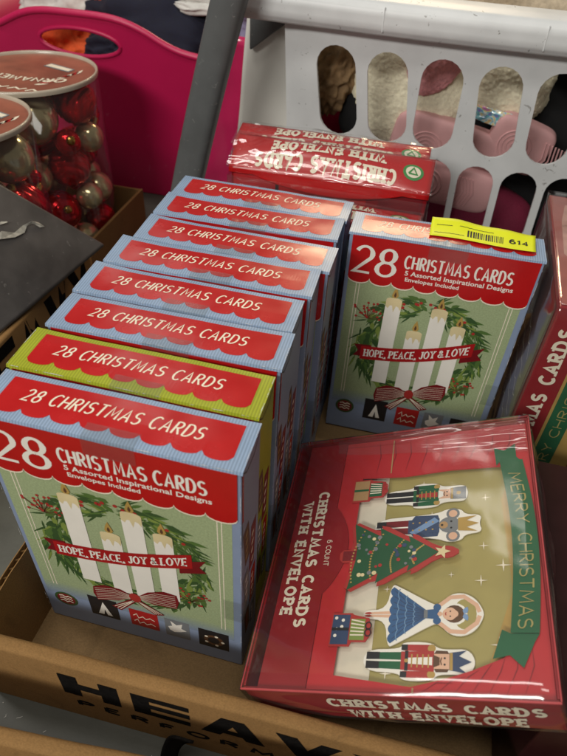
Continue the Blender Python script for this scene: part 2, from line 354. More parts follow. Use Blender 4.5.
# ------------------------------------------------------------------ boxes of 28 cards
BW, BD, BH = 135.0, 31.2, 196.7
def front(u, v, h): return (u / 1000, -h / 1000, v / 1000)
def sidem(u, v, h): return ((BW + h) / 1000, u / 1000, v / 1000)
def scallop(u0, u1, vtop, vbase, n, depth, k=8):
    p = [(u0, vtop)]; wd = (u1 - u0) / n
    for i in range(n):
        for j in range(k + 1):
            t = math.pi - math.pi * -j / k if False else math.pi + math.pi * j / k
            if i and j == 0: continue
            p.append((u0 + wd * (i + .5) + wd / 2 * math.cos(t), vbase + depth * math.sin(t)))
    p.append((u1, vtop)); return p
def make_card_box(edge, label, group, full=True, seed=0):
    rs = random.Random(100 + seed); la, lb_, lc, lf = rs.uniform(.2, 2.6), rs.uniform(0, 1.8), rs.uniform(.6, 1.6), rs.uniform(-.5, .9)
    def topm(u, v, h):
        a = max(0, 1 - u / 45) ** 2; b = max(0, (u - 95) / 40) ** 2; k = v / BD
        z = lc * math.sin(math.pi * u / BW) * (0.5 + 0.5 * math.sin(math.pi * k)) + la * a * (.3 + .7 * k) + lb_ * b * (.5 + .5 * k) + lf * math.sin(2.2 * math.pi * u / BW) * .4 * (1 - k)
        z += .25 * noise.noise(Vector((u / 18 + seed, v / 14, 1)))
        return (u / 1000, v / 1000, (BH + h + z) / 1000)
    t = thing('card_box', label, 'card box', group=group)
    # carton: walls with a small step under the lid and rounded folds
    bm = bmesh.new(); add_box(bm, 0, BW / 1000, 0, BD / 1000, 0, BH / 1000 - 0.0016, 0.0008)
    bm_obj('carton', bm, edge if edge is LIME else BLUESIDE, t)
    # lid: bowed sheet with a folded front lip
    def lid(u, v):
        uu = -0.6 + (BW + 1.2) * u
        if v < .1: t_ = Vector(topm(uu, 0, 0)); return (uu / 1000, -0.0006, t_.z - 0.0017 * (1 - v / .1))
        vv = (v - .1) / .9 * BD
        return Vector(topm(uu, vv, 0))
    lo = sheet('lid', lid, 36, 10, edge, t, thick=0.0006, sm=False)
    L = Layer(topm)
    P = scallop(7, 129, 27.5, 7.5, 8, 3.6); Q = []
    for i, p in enumerate(P): Q.append(p)
    # the red panel follows the bow: fan of narrow strips
    nst = 64
    def low(u):
        x = (u - 7) / 122 * 8 % 1 - .5; return 7.5 - 3.6 * math.sqrt(max(0, 1 - (2 * x) ** 2))
    for i in range(nst):
        a = 7 + 122 * i / nst; b = 7 + 122 * (i + 1) / nst; l1 = low(a + 1e-4); l2 = low(b - 1e-4)
        vs = [(a, l1), (b, l2), (b, 14), (a, 14)]; L.poly(vs, 0.12, RED)
        L.poly([(a, 14), (b, 14), (b, 21), (a, 21)], 0.12, RED); L.poly([(a, 21), (b, 21), (b, 27.5), (a, 27.5)], 0.12, RED)
    L.build('red_panel', lo)
    L = Layer(topm); text(L, '28 CHRISTMAS CARDS', 18, 12.4, 93, 9.0, CREAM, .22, hw=.062, c=.3, slant=.22, gap=.3, space=.55); L.build('lettering', lo)
    # side print: collage of card pictures
    L = Layer(sidem); rr = random.Random(3)
    for (u, v, a, b, ang, m, mm) in [(9, 128, 9, 34, .12, BROWN, GOLDP), (20, 112, 9, 40, -.1, MAROON, CREAM), (9, 84, 9, 36, .15, GREYP, WHITE), (21, 70, 8, 34, -.08, RED, CREAM), (10, 44, 8, 26, .1, BROWN, BERRY), (22, 34, 7, 22, -.1, NAVYP, WHITE)]:
        ca, sa = math.cos(ang), math.sin(ang)
        def rc(k): return [(u + x * k * ca - y * k * sa, v + x * k * sa + y * k * ca) for x, y in ((-a / 2 * 1.1, -b / 2), (a / 2 * 1.1, -b / 2), (a / 2 * 1.1, b / 2), (-a / 2 * 1.1, b / 2))]
        hh = .1 + rr.random() * .08
        L.poly(rc(1.0), hh, m)
        for q in range(4): L.leaf(u - a * .3, v - b * .35 + q * b * .2, a * .6, 1.6, rr.uniform(.2, 1.2), hh + .1, mm)
    L.poly([(0.5, BH - 40), (3, BH - 40), (3, BH - 4), (0.5, BH - 4)], .1, RED)
    L.build('side_print', t)
    # dark slot where the lid tucks in
    L = Layer(sidem); L.strip([(2, BH - 3), (8, BH - 8), (20, BH - 9), (29, BH - 4)], .35, .12, BLACKP)
    L.poly([(.2, BH - 60), (.9, BH - 60), (.9, BH - 2.4), (.2, BH - 2.4)], .12, BLACKP); L.build('tuck_slot', t)
    # front print
    fo = Layer(front)
    fo.poly([(3, 48), (130, 48), (130, 160), (3, 160)], .08, SAGE)
    for k in range(8):
        f_ = (k + .5) / 8; col_ = [160 + (126 - 160) * f_, 175 + (142 - 175) * f_, 134 + (168 - 134) * f_]
        fo.poly([(3, 46 - 2 * k), (130, 46 - 2 * k), (130, 48 - 2 * k), (3, 48 - 2 * k)], .08, mat('print_fade_%d' % k, col_, .38, var=.12, scale=900))
    for u in (9.5, 11.8, 122, 124.3): fo.poly([(u, 44), (u + .55, 44), (u + .55, 158), (u, 158)], .16, CREAM)
    fp = fo.build('front_print', t)
    L = Layer(front); L.poly(scallop(2.5, 133, 195.4, 160.3, 8, 4.6), .5, CREAM); L.poly(scallop(2.5, 133, 195.5, 161.4, 8, 4.6), .56, RED); L.build('header', fp)
    L = Layer(front)
    text(L, '28', 3.5, 163.5, 33, 26, WHITE, .62, hw=.075, c=.5, gap=.2, slant=.08)
    text(L, 'CHRISTMAS CARDS', 42, 174.2, 76, 11.6, WHITE, .62, hw=.068, c=.25, gap=.3, space=.42)
    bfont(L, '5 Assorted Inspirational Designs', 43.5, 169.2, 77, 3.9, WHITE, .62, bold=.02)
    bfont(L, 'Envelopes Included', 44.5, 164.2, 39, 3.4, WHITE, .62, bold=.02)
    L.build('lettering', fp)
    if full:
        rn = random.Random(11); L = Layer(front); cx, cy, rx, ry = 66, 99, 46, 47
        for i in range(560):
            a = rn.uniform(0, 2 * math.pi)
            if 248 < math.degrees(a) < 292 and rn.random() < .6: continue
            rad = rn.uniform(.80, 1.10); x, y = cx + rx * rad * math.cos(a), cy + ry * rad * math.sin(a)
            dirn = a + (math.pi / 2 if x > cx else -math.pi / 2) * -1 + rn.uniform(-.9, .9)
            m = rn.choice([GR1, GR1, GR2, GR2, GR3])
            if rn.random() < .55: L.leaf(x, y, rn.uniform(9, 16), .75, dirn, .12 + i * .0003, m)
            else: L.leaf(x, y, rn.uniform(7, 13), rn.uniform(1.2, 2.3), dirn, .12 + i * .0003, m)
        for (bx, by, nb) in [(22, 131, 22), (104, 74, 16)]:
            for i in range(nb):
                a = rn.uniform(0, 6.3); d = rn.uniform(2, 13); x, y = bx + d * math.cos(a), by + d * .8 * math.sin(a)
                L.strip([(bx, by - 6), (x, y)], .18, .32, BROWN); L.disc(x, y, 1.05, .34, BERRY, 8)
        for i in range(14):
            a = rn.uniform(.5, 2.2); L.disc(cx + 45 * math.cos(a), cy + 48 * math.sin(a) + rn.uniform(-2, 2), 1.3, .34, BERRY, 8)
        L.build('wreath', fp)
        for (x0, x1, vt, vb) in [(34, 46, 147, 62), (54, 66, 120, 58), (69, 81, 144, 57), (86, 97, 131, 64)]:
            L = Layer(front); xm = (x0 + x1) / 2
            L.poly([(x0, vb), (x1, vb), (x1, vt - 1)] + arc(xm, vt - 1, (x1 - x0) / 2, 2.2, 0, 180, 8), .38, WHITE)
            L.poly([(x0, vt - 7), (x0 + 2, vt - 9), (x0 + 3.5, vt - 6), (xm - 1, vt - 6), (xm + .5, vt - 12), (xm + 2, vt - 6), (x1 - 2, vt - 7), (x1 - .6, vt - 10), (x1, vt - 6), (x1, vt - 1)] + arc(xm, vt - 1, (x1 - x0) / 2, 2.2, 0, 180, 8), .42, WAX)
            L.poly([(xm - 2.6, vt + 2.8), (xm - 1.2, vt + 1), (xm + 1.4, vt + 1), (xm + 2.6, vt + 3.2), (xm + 1.6, vt + 6.5), (xm + .2, vt + 11), (xm - 1.6, vt + 7)], .46, GOLDP)
            L.leaf(xm, vt + 1.5, 5, .9, math.pi / 2, .5, BROWN); L.build('candle', fp)
        def ban(s, t): return (21 + s, 84 + 22 * (s / 86) + t - 4.5 * math.sin(math.pi * s / 86))
        L = Layer(front)
        for (s0, s1, dz) in [(-6, 8, 3), (78, 94, -5)]:
            e = -1 if s0 < 0 else 1; tip = s0 if e < 0 else s1
            q = [ban(s0, dz), ban(s1, dz), ban(s1, dz + 12), ban(s0, dz + 12)]
            q.insert(4 if e < 0 else 2, ban(tip - e * 4, dz + 6)); L.poly(q, .5, MAROON)
        n = 22; L.raw([ban(86 * i / n, tt) for tt in (0, 13.5) for i in range(n + 1)], [[i, i + 1, n + 2 + i, n + 1 + i] for i in range(n)], .55, REDP)
        text(L, 'HOPE, PEACE, JOY & LOVE', 0, 0, 80, 8.2, WHITE, .62, hw=.075, c=.4, gap=.32, slab=True, space=.32, warp=lambda a, b: ban(3 + a, 2.7 + b))
        L.build('banner', fp)
        L = Layer(front); bx, by = 67, 55
        for sgn in (-1, 1):
            lob = [(0, 0), (sgn * 9, 8), (sgn * 20, 11), (sgn * 28, 8), (sgn * 29, 0), (sgn * 27, -8), (sgn * 12, -6)]
            k = .28; lob = [(x, y + k * x) for x, y in lob]
            L.poly([(bx + x, by + y) for x, y in lob], .6, MAROON)
            for q in range(-3, 4): L.strip([(bx + sgn * 2, by + q * .5 + k * sgn * 2), (bx + sgn * 14, by + q * 2 + 1.5 + k * sgn * 14), (bx + sgn * 27, by + q * 2.2 + k * sgn * 27)], .17, .65, CREAM)
            L.poly([(bx + sgn * 1, by - 1), (bx + sgn * 18, by - 16 + k * sgn * 10), (bx + sgn * 12, by - 19 + k * sgn * 10), (bx - sgn * 1, by - 4)], .57, MAROON)
            for q in (0, 1, 2): L.strip([(bx, by - 3), (bx + sgn * (12.5 + q * 1.8), by - 17.5 + q + k * sgn * 10)], .3, .59, CREAM)
        L.disc(bx, by, 4, .7, BERRY, 12, 5); L.build('bow', fp)
        L = Layer(front); L.disc(15, 27, 8.2, .12, GR2, 20); L.disc(15, 27, 6.4, .16, MAROON, 20)
        for q in range(3): L.strip([(10.5, 30 - q * 3), (13, 31 - q * 3), (15, 29.4 - q * 3), (17, 31 - q * 3), (19.5, 29.8 - q * 3)], .5, .2, CREAM)
        L.build('picture', fp)
        L = Layer(front); L.poly([(32, 17), (52, 17), (52, 41), (32, 41)], .12, BLACKP); L.poly([(37, 20), (47, 20), (45, 26), (42, 36), (39, 26)], .18, WHITE); L.poly([(41, 20), (43.4, 20), (42.2, 27)], .22, BLACKP); L.build('picture', fp)
        L = Layer(front); L.poly([(60, 17), (79.5, 17), (79.5, 38), (60, 38)], .12, REDP)
        for q in (0, 1): L.strip([(62.5, 30 - 7 * q), (65, 33 - 7 * q), (66, 28 - 7 * q), (69, 31 - 7 * q), (71, 28.5 - 7 * q), (74, 31 - 7 * q), (77, 29 - 7 * q)], .4, .2, CREAM)
        L.build('picture', fp)
        L = Layer(front); L.poly([(84, 16), (100.5, 16), (100.5, 38), (84, 38)], .12, GREYP); L.poly([(86, 28), (89, 30), (88, 36), (92, 32), (96, 35), (95, 29), (98.5, 27), (94, 24), (90, 22), (87, 24)], .18, WHITE); L.build('picture', fp)
        L = Layer(front); L.poly([(106.5, 15), (126.5, 15), (126.5, 37), (106.5, 37)], .12, BLACKP); L.disc(116.5, 25, 6.5, .16, BROWN, 18); L.disc(116.5, 25, 4, .2, BLACKP, 16)
        for a in range(5): L.disc(116.5 + 6 * math.cos(a * 1.26), 25 + 6 * math.sin(a * 1.26), 1.2, .24, CREAM, 8)
        L.build('picture', fp)
    # scuffed board showing along the folds
    WEAR = mat('worn_board', (206, 208, 210), .7, var=.15, scale=300); L = Layer(lambda u, v, h: (u, v, h))
    def scuff(f, length, n):
        for _ in range(n):
            p = rs.uniform(0, length); l = rs.choice([1, 1.5, 2, 3, 6, 9]) * rs.uniform(.5, 1.3); wd = rs.uniform(.12, .38); m_ = 6; pts = []
            for q in range(m_ + 1): pts.append((min(length, p + l * q / m_), wd * math.sin(math.pi * q / m_) * rs.uniform(.5, 1.2)))
            base = len(L.v)
            for x, y in pts: L.v.append(f(x, -.02)); L.v.append(f(x, y))
            for q in range(m_): L.fa.append([base + 2 * q, base + 2 * q + 2, base + 2 * q + 3, base + 2 * q + 1]); L.mi.append(L.midx(WEAR))
    scuff(lambda x, y: tuple(Vector(topm(x, y + .1, .16)) + Vector((0, -.0007, 0))), BW, 20); scuff(lambda x, y: topm(BW + .3 - y, x, .16), BD, 10); scuff(lambda x, y: topm(-.3 + y, x, .16), BD, 8)
    scuff(lambda x, y: ((BW - .2 - y) / 1000, -.00075, (4 + x) / 1000), BH - 10, 22); scuff(lambda x, y: ((.3 + y) / 1000, -.00075, (4 + x) / 1000), BH - 10, 16)
    tag(L.build('worn_edge', t), kind='stuff')
    # clear seals: over the lid's front edge and round the right-hand edge
    def seal1(u, v):
        s = v * 20
        return (Vector(topm(57 + 27 * u, 8 - s, .35)) if s < 8 else Vector(topm(57 + 27 * u, 0, .3)) + Vector((0, -.0011, -(s - 8) / 1000)))
    sheet('clear_seal', seal1, 4, 20, TAPE, t, sm=False)
    def seal2(u, v):
        s = u * 20; z = (60 + 22 * v) / 1000
        return Vector(((BW - 11 + s) / 1000, -0.0011, z)) if s < 11.5 else Vector(((BW + .7) / 1000, (s - 11.8) / 1000, z))
    sheet('clear_seal', seal2, 20, 4, TAPE, t, sm=False)
    return t
ox = [0.0, -0.0023, -0.0012, -0.0023, -0.0005, 0.0048, 0.0038, 0.0035]
oy = [0.0, 0.03467, 0.06914, 0.10676, 0.13862, 0.17505, 0.21213, 0.24487]
dz = [0, 0, 0.0014, 0, 0.0016, 0.001, 0, 0.001]
ordn = ['first', 'second', 'third', 'fourth', 'fifth', 'sixth']
GRP = 'card boxes filed in a row in the tray'
blue = make_card_box(BLUE, 'blue box of 28 cards at the front of the row, wreath and candles showing', GRP)
lime = make_card_box(LIME, 'lime green edged box of 28 cards behind the front box', GRP, full=False, seed=1)
lime.location = (ox[1], oy[1], 0)
for i in range(2, 8):
    c = make_card_box(BLUE, 'blue box of 28 cards, %s behind the lime green one in the row' % ordn[i - 2], GRP, full=False, seed=i)
    c.location = (ox[i], oy[i], 0); c.rotation_euler = (R([0, 0, -.3, .3, -.2, .4, -.35, .2][i]), R([0, 0, .25, -.2, .3, .15, -.25, .2][i]), R([0, 0, .5, -.4, .7, -.5, .4, -.3][i]))
    c.scale = (1, 1, 1 + dz[i] / (BH / 1000))
c = copy_tree(blue); c.location = (0.1445, 0.2315, 0); c.rotation_euler = (0, 0, R(0.6)); c['label'] = 'blue box of 28 cards standing apart with a yellow price sticker on its lid'
c['group'] = GRP
CBX = c

# yellow price sticker curling up off the lid
YEL = mat('sticker_yellow', (226, 232, 30), 0.45, var=0.03)
st = thing('price_sticker', 'bright yellow barcode price sticker on the lid of the single blue box', 'sticker', (0.1995, 0.2405, 0.1985))
def stk(u, v, h): return (u / 1000, (v + 1.2 * math.sin(u / 12)) / 1000, 0.0009 + (h + 4.5 * (v / 19) ** 2 * (1.0 - .5 * u / 73) + 1.0 * math.sin(u / 11) ** 2 * v / 19) / 1000)
sheet('paper', lambda a, b: stk(73 * a, 19 * b, 0), 30, 8, YEL, st, thick=0.00012)
L = Layer(stk); x = 26
rn = random.Random(5)
while x < 51:
    ww = rn.choice([.5, .8, 1.2]); L.poly([(x, 4), (x + ww, 4), (x + ww, 8), (x, 8)], .2, BLACKP); L.poly([(x, 8), (x + ww, 8), (x + ww, 11), (x, 11)], .2, BLACKP); x += ww + rn.choice([.5, .8])
L.build('barcode', st)
L = Layer(stk); text(L, '614', 54.5, 5.5, 14, 5.5, BLACKP, .2, hw=.13, gap=.25)
for a, b, y in ((3, 24, 4.5), (4, 15, 12.5), (20, 44, 13.5)): L.strip([(a + k * (b - a) / 14, y + .3 * (k % 2)) for k in range(15)], .22, .2, BLACKP)
L.build('lettering', st)

# ------------------------------------------------------------------ cardboard trays
def wavy_wall(name, p0, p1, z0, z1, lean, thick, parent, mi, mo, flutes=True):
    """corrugated wall from p0 to p1: two liners with a fluted core between them, open at the top"""
    d = Vector((p1[0] - p0[0], p1[1] - p0[1], 0)); ln = d.length; d.normalize(); nrm = Vector((d.y, -d.x, 0))
    bm = bmesh.new(); N = int(ln / 0.0011); lt = 0.0006
    def pt(s, t, z): 
        k = (z - z0) / (z1 - z0); return Vector((p0[0], p0[1], 0)) + d * s + nrm * (t + lean * k) + Vector((0, 0, z))
    for t0 in (0, thick - lt):
        vs = [bm.verts.new(pt(s, t, z + (0.0012 * noise.noise(Vector((s * 90, t0 * 999, 3))) if z == z1 else 0))) for z in (z0, z1) for t in (t0, t0 + lt) for s in [ln * k / 40 for k in range(41)]]
        for k in range(40):
            a = lambda i: vs[i * 41 + k]; b = lambda i: vs[i * 41 + k + 1]
            for (i, j) in ((0, 2), (2, 3), (3, 1)): bm.faces.new((a(i), b(i), b(j), a(j)))
    prev = None
    for k in range(N + 1):
        s = ln * k / N; t = lt + (thick - 2 * lt) * (.5 + .5 * math.sin(s / 0.0065 * 2 * math.pi))
        q = [bm.verts.new(pt(s, t, z0)), bm.verts.new(pt(s, t, z1 - 0.0008))]
        if prev: bm.faces.new((prev[0], q[0], q[1], prev[1]))
        prev = q
    bmesh.ops.recalc_face_normals(bm, faces=bm.faces)
    return bm_obj(name, bm, mo, parent)
def fold_wall(name, p0, p1, z0, z1, thick, parent, m, lean=0.0):
    """double wall folded over its top edge, rounded and slightly uneven"""
    d = Vector((p1[0] - p0[0], p1[1] - p0[1], 0)); ln = d.length; d.normalize(); nrm = Vector((d.y, -d.x, 0)); n = 60
    prof = [(0, z0), (0, z1 - .0022), (.0008, z1 - .0006), (.0026, z1)] + [(thick - .0026, z1), (thick - .0008, z1 - .0006), (thick, z1 - .0022), (thick, z0)]
    bm = bmesh.new(); rows = []
    for k in range(n + 1):
        s = ln * k / n; row = []
        for t, z in prof:
            dn = 0.0006 * noise.noise(Vector((s * 25, z * 40, 1))) if z > z1 - .004 else 0; dzz = 0.0007 * noise.noise(Vector((s * 35, 2, 7))) if z > z1 - .01 else 0
            row.append(bm.verts.new(Vector((p0[0], p0[1], 0)) + d * s + nrm * (t + dn + lean * (z - z0) / (z1 - z0)) + Vector((0, 0, z + dzz))))
        rows.append(row)
    for k in range(n):
        for i in range(len(prof) - 1): bm.faces.new((rows[k][i], rows[k + 1][i], rows[k + 1][i + 1], rows[k][i + 1]))
    for r_ in (rows[0], rows[-1]): bm.faces.new(r_)
    bmesh.ops.recalc_face_normals(bm, faces=bm.faces)
    return bm_obj(name, bm, m, parent, True)

tr = thing('cardboard_tray', 'brown cardboard tray with black lettering, holding the boxes of cards', 'tray', (0, 0, FL))
TR = lambda z: z - FL
box_mesh('tray_floor', -0.006, 0.36, -0.044, 0.37, 0.001, 0.0105, KRAFTD, tr)
fw = fold_wall('front_wall', (-0.014, -0.0436), (0.372, -0.0365), 0.0005, TR(0.0605), 0.0088, tr, KRAFT)
wavy_wall('side_wall', (-0.0035, 0.372), (-0.0035, -0.0405), 0.001, TR(0.061), 0.007, 0.0042, tr, KRAFTD, KRAFT)
wavy_wall('side_wall', (0.3635, -0.034), (0.3635, 0.372), 0.001, TR(0.061), 0.004, 0.0042, tr, KRAFTD, KRAFT)
fold_wall('back_wall', (-0.006, 0.3815), (0.366, 0.3815), 0.0005, TR(0.0605), 0.008, tr, KRAFT)
def ftext(u, v, h):   # outer face of the front wall
    x = u / 1000; return (x, -0.0436 - 0.0088 + (x + 0.014) / 0.386 * 0.0071 + 0.00015 - h / 1000, TR(v / 1000))
def heavy(layer, u0, v0, wd, hh, m, h, warp=None):
    """HEAVY in wide black capitals"""
    fw_ = wd / 5.0; f = warp or (lambda a, b: (u0 + a, v0 + b))
    def P(i, pts, hi=0): layer.poly([f(i * fw_ + a * fw_ * .9, b * hh) for a, b in pts], h + hi, m)
    P(0, [(0, 0), (.3, 0), (.3, 1), (0, 1)]); P(0, [(.65, 0), (.95, 0), (.95, 1), (.65, 1)]); P(0, [(.28, .36), (.67, .36), (.67, .66), (.28, .66)], .02)
    P(1, [(.05, 0), (.33, 0), (.33, 1), (.05, 1)])
    for y in (0, .385, .77): P(1, [(.32, y), (.95, y), (.95, y + .23), (.32, y + .23)], .02)
    P(2, [(0, 0), (.3, 0), (.62, 1), (.33, 1)]); P(2, [(.7, 0), (1.0, 0), (.67, 1), (.38, 1)], .02); P(2, [(.25, .16), (.75, .16), (.68, .38), (.33, .38)], .04)
    P(3, [(.02, 1), (.33, 1), (.65, 0), (.35, 0)]); P(3, [(.98, 1), (.68, 1), (.36, 0), (.64, 0)], .02)
    P(4, [(.0, 1), (.33, 1), (.62, .42), (.38, .42)]); P(4, [(1, 1), (.68, 1), (.38, .42), (.62, .42)], .02); P(4, [(.36, 0), (.66, 0), (.66, .46), (.36, .46)], .04)
L = Layer(ftext); heavy(L, 41, 22, 212, 26.5, INK, .25); text(L, 'PERFORMANCE', 46, 6, 200, 9.5, INK, .25, hw=.16, c=.2, gap=.55); L.build('lettering', fw)

t3 = thing('cardboard_tray', 'empty brown cardboard tray edge in front of the lettered tray', 'tray', (0, -0.085, FL))
fold_wall('back_wall', (-0.16, -0.017), (0.3, 0.021), 0.0005, TR(0.060), 0.0088, t3, KRAFT)
box_mesh('tray_floor', -0.16, 0.3, -0.25, -0.03, 0.001, 0.005, KRAFTD, t3)
wavy_wall('side_wall', (-0.161, -0.028), (-0.161, -0.25), 0.001, TR(0.05), 0.003, 0.0042, t3, KRAFTD, KRAFT)

t2 = thing('cardboard_tray', 'dark shaded cardboard tray with black lettering under the grey slab', 'tray', (-0.12, 0.2, FL))
w2 = fold_wall('lettered_wall', (-0.007, -0.14), (-0.007, 0.115), 0.0005, TR(0.086), 0.007, t2, KRAFT)
fold_wall('front_wall', (-0.2, -0.147), (0.0, -0.147), 0.0005, TR(0.07), 0.007, t2, KRAFT)
box_mesh('tray_floor', -0.2, -0.008, -0.138, 0.0, 0.001, 0.006, KRAFTD, t2)
L = Layer(lambda u, v, h: (h / 1000 - .0002, u / 1000, TR(v / 1000))); heavy(L, -104, 30, 216, 52, INK, .3); L.build('lettering', w2)

# dark grey slab leaning over that tray against the tubes
SLAB = mat('grey_black_board', (84, 80, 77), 0.42, specks=((150, 146, 140), 160, .67, .35), var=0.3, scale=28, bump=0.2, bscale=120)
A = Vector((-0.098, 0.312, 0.098)); B = Vector((-0.163, 0.267, 0.170)); D = Vector((-0.124, 0.170, 0.088))
sl = thing('grey_slab', 'dark grey scuffed slab leaning over the shaded tray beside ornament tubes', 'slab', tuple(A))
e1 = (B - A) * 2.0; e2 = (D - A) * 1.25; en = e2.cross(e1).normalized()
if en.z < 0: en = -en
def slabm(u, v, h): return tuple(e1 * u + e2 * v + en * h)
bm = bmesh.new(); V = [bm.verts.new(slabm(u, v, h)) for h in (0, -0.011) for u, v in ((0, 0), (1, 0), (1, 1), (0, 1))]
for f in ((0, 1, 2, 3), (7, 6, 5, 4), (0, 4, 5, 1), (1, 5, 6, 2), (2, 6, 7, 3), (3, 7, 4, 0)): bm.faces.new([V[i] for i in f])
bmesh.ops.recalc_face_normals(bm, faces=bm.faces); bmesh.ops.bevel(bm, geom=bm.edges[:], offset=0.0035, segments=4, affect='EDGES', profile=.5)
bm_obj('board', bm, SLAB, sl, True)
TEAR = mat('torn_film', (176, 172, 160), 0.4, var=0.3, scale=200)
L = Layer(lambda u, v, h: slabm(u / 100, v / 100, 0.0003 + h / 1000))

def tear(u, v, h): return slabm(u / 100, v / 100, 0.0003 + h / 1000 + 0.004 * max(0, noise.noise(Vector((u * .25, v * .25, 3)))))
L = Layer(tear)
L.poly([(33.4, 27.2), (29.8, 23.7), (27.3, 20.7), (28.1, 26.4), (30.8, 31.5), (33, 36)], .4, TEAR, .4); L.poly([(29.8, 23.7), (30.2, 17.4), (29, 16.5), (27.3, 20.7)], .5, TEAR, .4)
L.poly([(30.2, 17.4), (29.6, 12.7), (28.6, 13.5), (29, 16.5)], .5, TEAR, .4); L.poly([(29.6, 12.7), (27.3, 10.7), (24.3, 11.1), (25.2, 13.0), (27.5, 12.9), (28.6, 13.5)], .5, TEAR, .4)
L.poly([(36.8, 21.8), (35.4, 20), (34.9, 20.4), (36, 24)], .5, TEAR, .3); L.build('torn_film', sl)

# ------------------------------------------------------------------ red boxes with clear lids
def clear_shell(name, x0, x1, y0, y1, z0, z1, m, parent, wob=0.0008, n=18, seed=0, skip=()):
    """five bowed film faces"""
    bm = bmesh.new()
    def face(f, tagname):
        if tagname in skip: return
        vs = [[bm.verts.new(f(i / n, j / n)) for i in range(n + 1)] for j in range(n + 1)]
        for j in range(n):
            for i in range(n): bm.faces.new((vs[j][i], vs[j][i + 1], vs[j + 1][i + 1], vs[j + 1][i]))
    X = lambda u: x0 + (x1 - x0) * u; Y = lambda u: y0 + (y1 - y0) * u; Z = lambda u: z0 + (z1 - z0) * u
    def wv(a, b, k): e = math.sin(math.pi * a) * math.sin(math.pi * b); return wob * e * (1 + 1.2 * noise.noise(Vector((a * 5 + seed, b * 5, k))))
    face(lambda u, v: (X(u), Y(v), z1 + wv(u, v, 1)), 'top')
    face(lambda u, v: (X(u), y0 - wv(u, v, 2), Z(v)), 'front'); face(lambda u, v: (X(u), y1 + wv(u, v, 3), Z(v)), 'back')
    face(lambda u, v: (x0 - wv(u, v, 4), Y(u), Z(v)), 'left'); face(lambda u, v: (x1 + wv(u, v, 5), Y(u), Z(v)), 'right')
    bmesh.ops.remove_doubles(bm, verts=bm.verts, dist=1e-6); bmesh.ops.recalc_face_normals(bm, faces=bm.faces)
    return bm_obj(name, bm, m, parent, True)

RBX, RBY, RBT = 160.0, 180.2, 30.0
rb = thing('card_set_box', 'red clear-lidded card set lying face up, ballerina and soldiers under a green ribbon', 'card box', (0.14578, -0.03846, 0.06473), (0.00778, -0.43589, 0.03823), group='red card sets with clear lids')
face = lambda u, v, h: (u / 1000, v / 1000, h / 1000)
# tray: floor and four upstanding walls
bm = bmesh.new(); add_box(bm, .001, .159, .001, .1792, -.030, -.0285)
add_box(bm, .001, .159, .0008, .0022, -.0284, -.0012, .0003); add_box(bm, .001, .159, .178, .1794, -.0284, -.0012, .0003)
add_box(bm, .0006, .002, .0024, .1778, -.0284, -.0012, .0003); add_box(bm, .158, .1594, .0024, .1778, -.0284, -.0012, .0003)
trayo = bm_obj('base_tray', bm, DARKRED, rb)
L = Layer(lambda u, v, h: (u / 1000, 0.0006 - h / 1000, v / 1000))
text(L, 'CHRISTMAS CARDS', 46, -16.5, 106, 9.5, CREAM, .25, hw=.115, c=.12, slab=True, gap=.4, space=.65); text(L, 'WITH ENVELOPE', 55, -28, 88, 9.3, CREAM, .25, hw=.115, c=.12, slab=True, gap=.4, space=.65); L.build('lettering', trayo)
# cards seen through the window
L = Layer(face); L.poly([(40, 2.5), (157, 2.5), (157, 150), (40, 150)], -8.2, OLIVE); L.poly([(40, 4), (68.5, 4), (68.5, 148), (40, 148)], -7.9, STAGE)
L.poly([(68.5, 4), (157, 4), (157, 150), (150, 150), (139, 120), (142, 60), (128, 18)], -7.8, GOLDP)
def star(x, y, r): L.poly([q for k in range(4) for q in ((x + r * math.cos(k * math.pi / 2), y + r * math.sin(k * math.pi / 2)), (x + r * .16 * math.cos(k * math.pi / 2 + .785), y + r * .16 * math.sin(k * math.pi / 2 + .785)))], -7.5, CREAM)
for x, y, r in ((130, 122, 3), (128, 88, 3), (138, 75, 4.2), (126, 66, 3.6), (134, 30, 4.6), (77, 14, 3.4), (98, 112, 2.5), (110, 70, 2), (74, 62, 2.4), (92, 137, 2.2), (104, 96, 2)): star(x, y, r)
cardo = L.build('greeting_card', rb)
# frame with a window shaped by curtains
win = [(50, 11), (91, 6.5), (108, 11), (121, 15.5), (136, 22), (146, 33), (150, 50), (151, 75), (150, 100), (148, 120), (143, 143), (110, 144), (80, 142), (51, 144)]
plate('window_frame', [(36, 2.6), (157.6, 2.6), (157.6, 177.6), (36, 177.6)], [win[::-1]], lambda x, y: (x / 1000, y / 1000, -0.0046), BRIGHTRED, rb, thick=0.0008, sm=False)
fr = rb.children[-1]
L = Layer(face)
for k in range(7):
    L.strip([(96 + k * 8, 3.5), (104 + k * 7.6, 9 + k * 1.6), (112 + k * 6.2, 9 + k * 3.4)], .28, -4.4, FOLD, taper=.8)
for k in range(9):
    L.strip([(60 + 11 * k, 176), (62 + 10.6 * k, 162), (60 + 10 * k, 147)], .35, -4.4, FOLD, taper=.8)
L.poly([(70, 146), (70.8, 146), (70.8, 176), (70, 176)], -4.3, TANP); L.poly([(92, 3), (92.9, 3), (92.9, 6), (92, 6)], -4.3, TANP)
tag(L.build('curtain_folds', fr), kind='stuff')
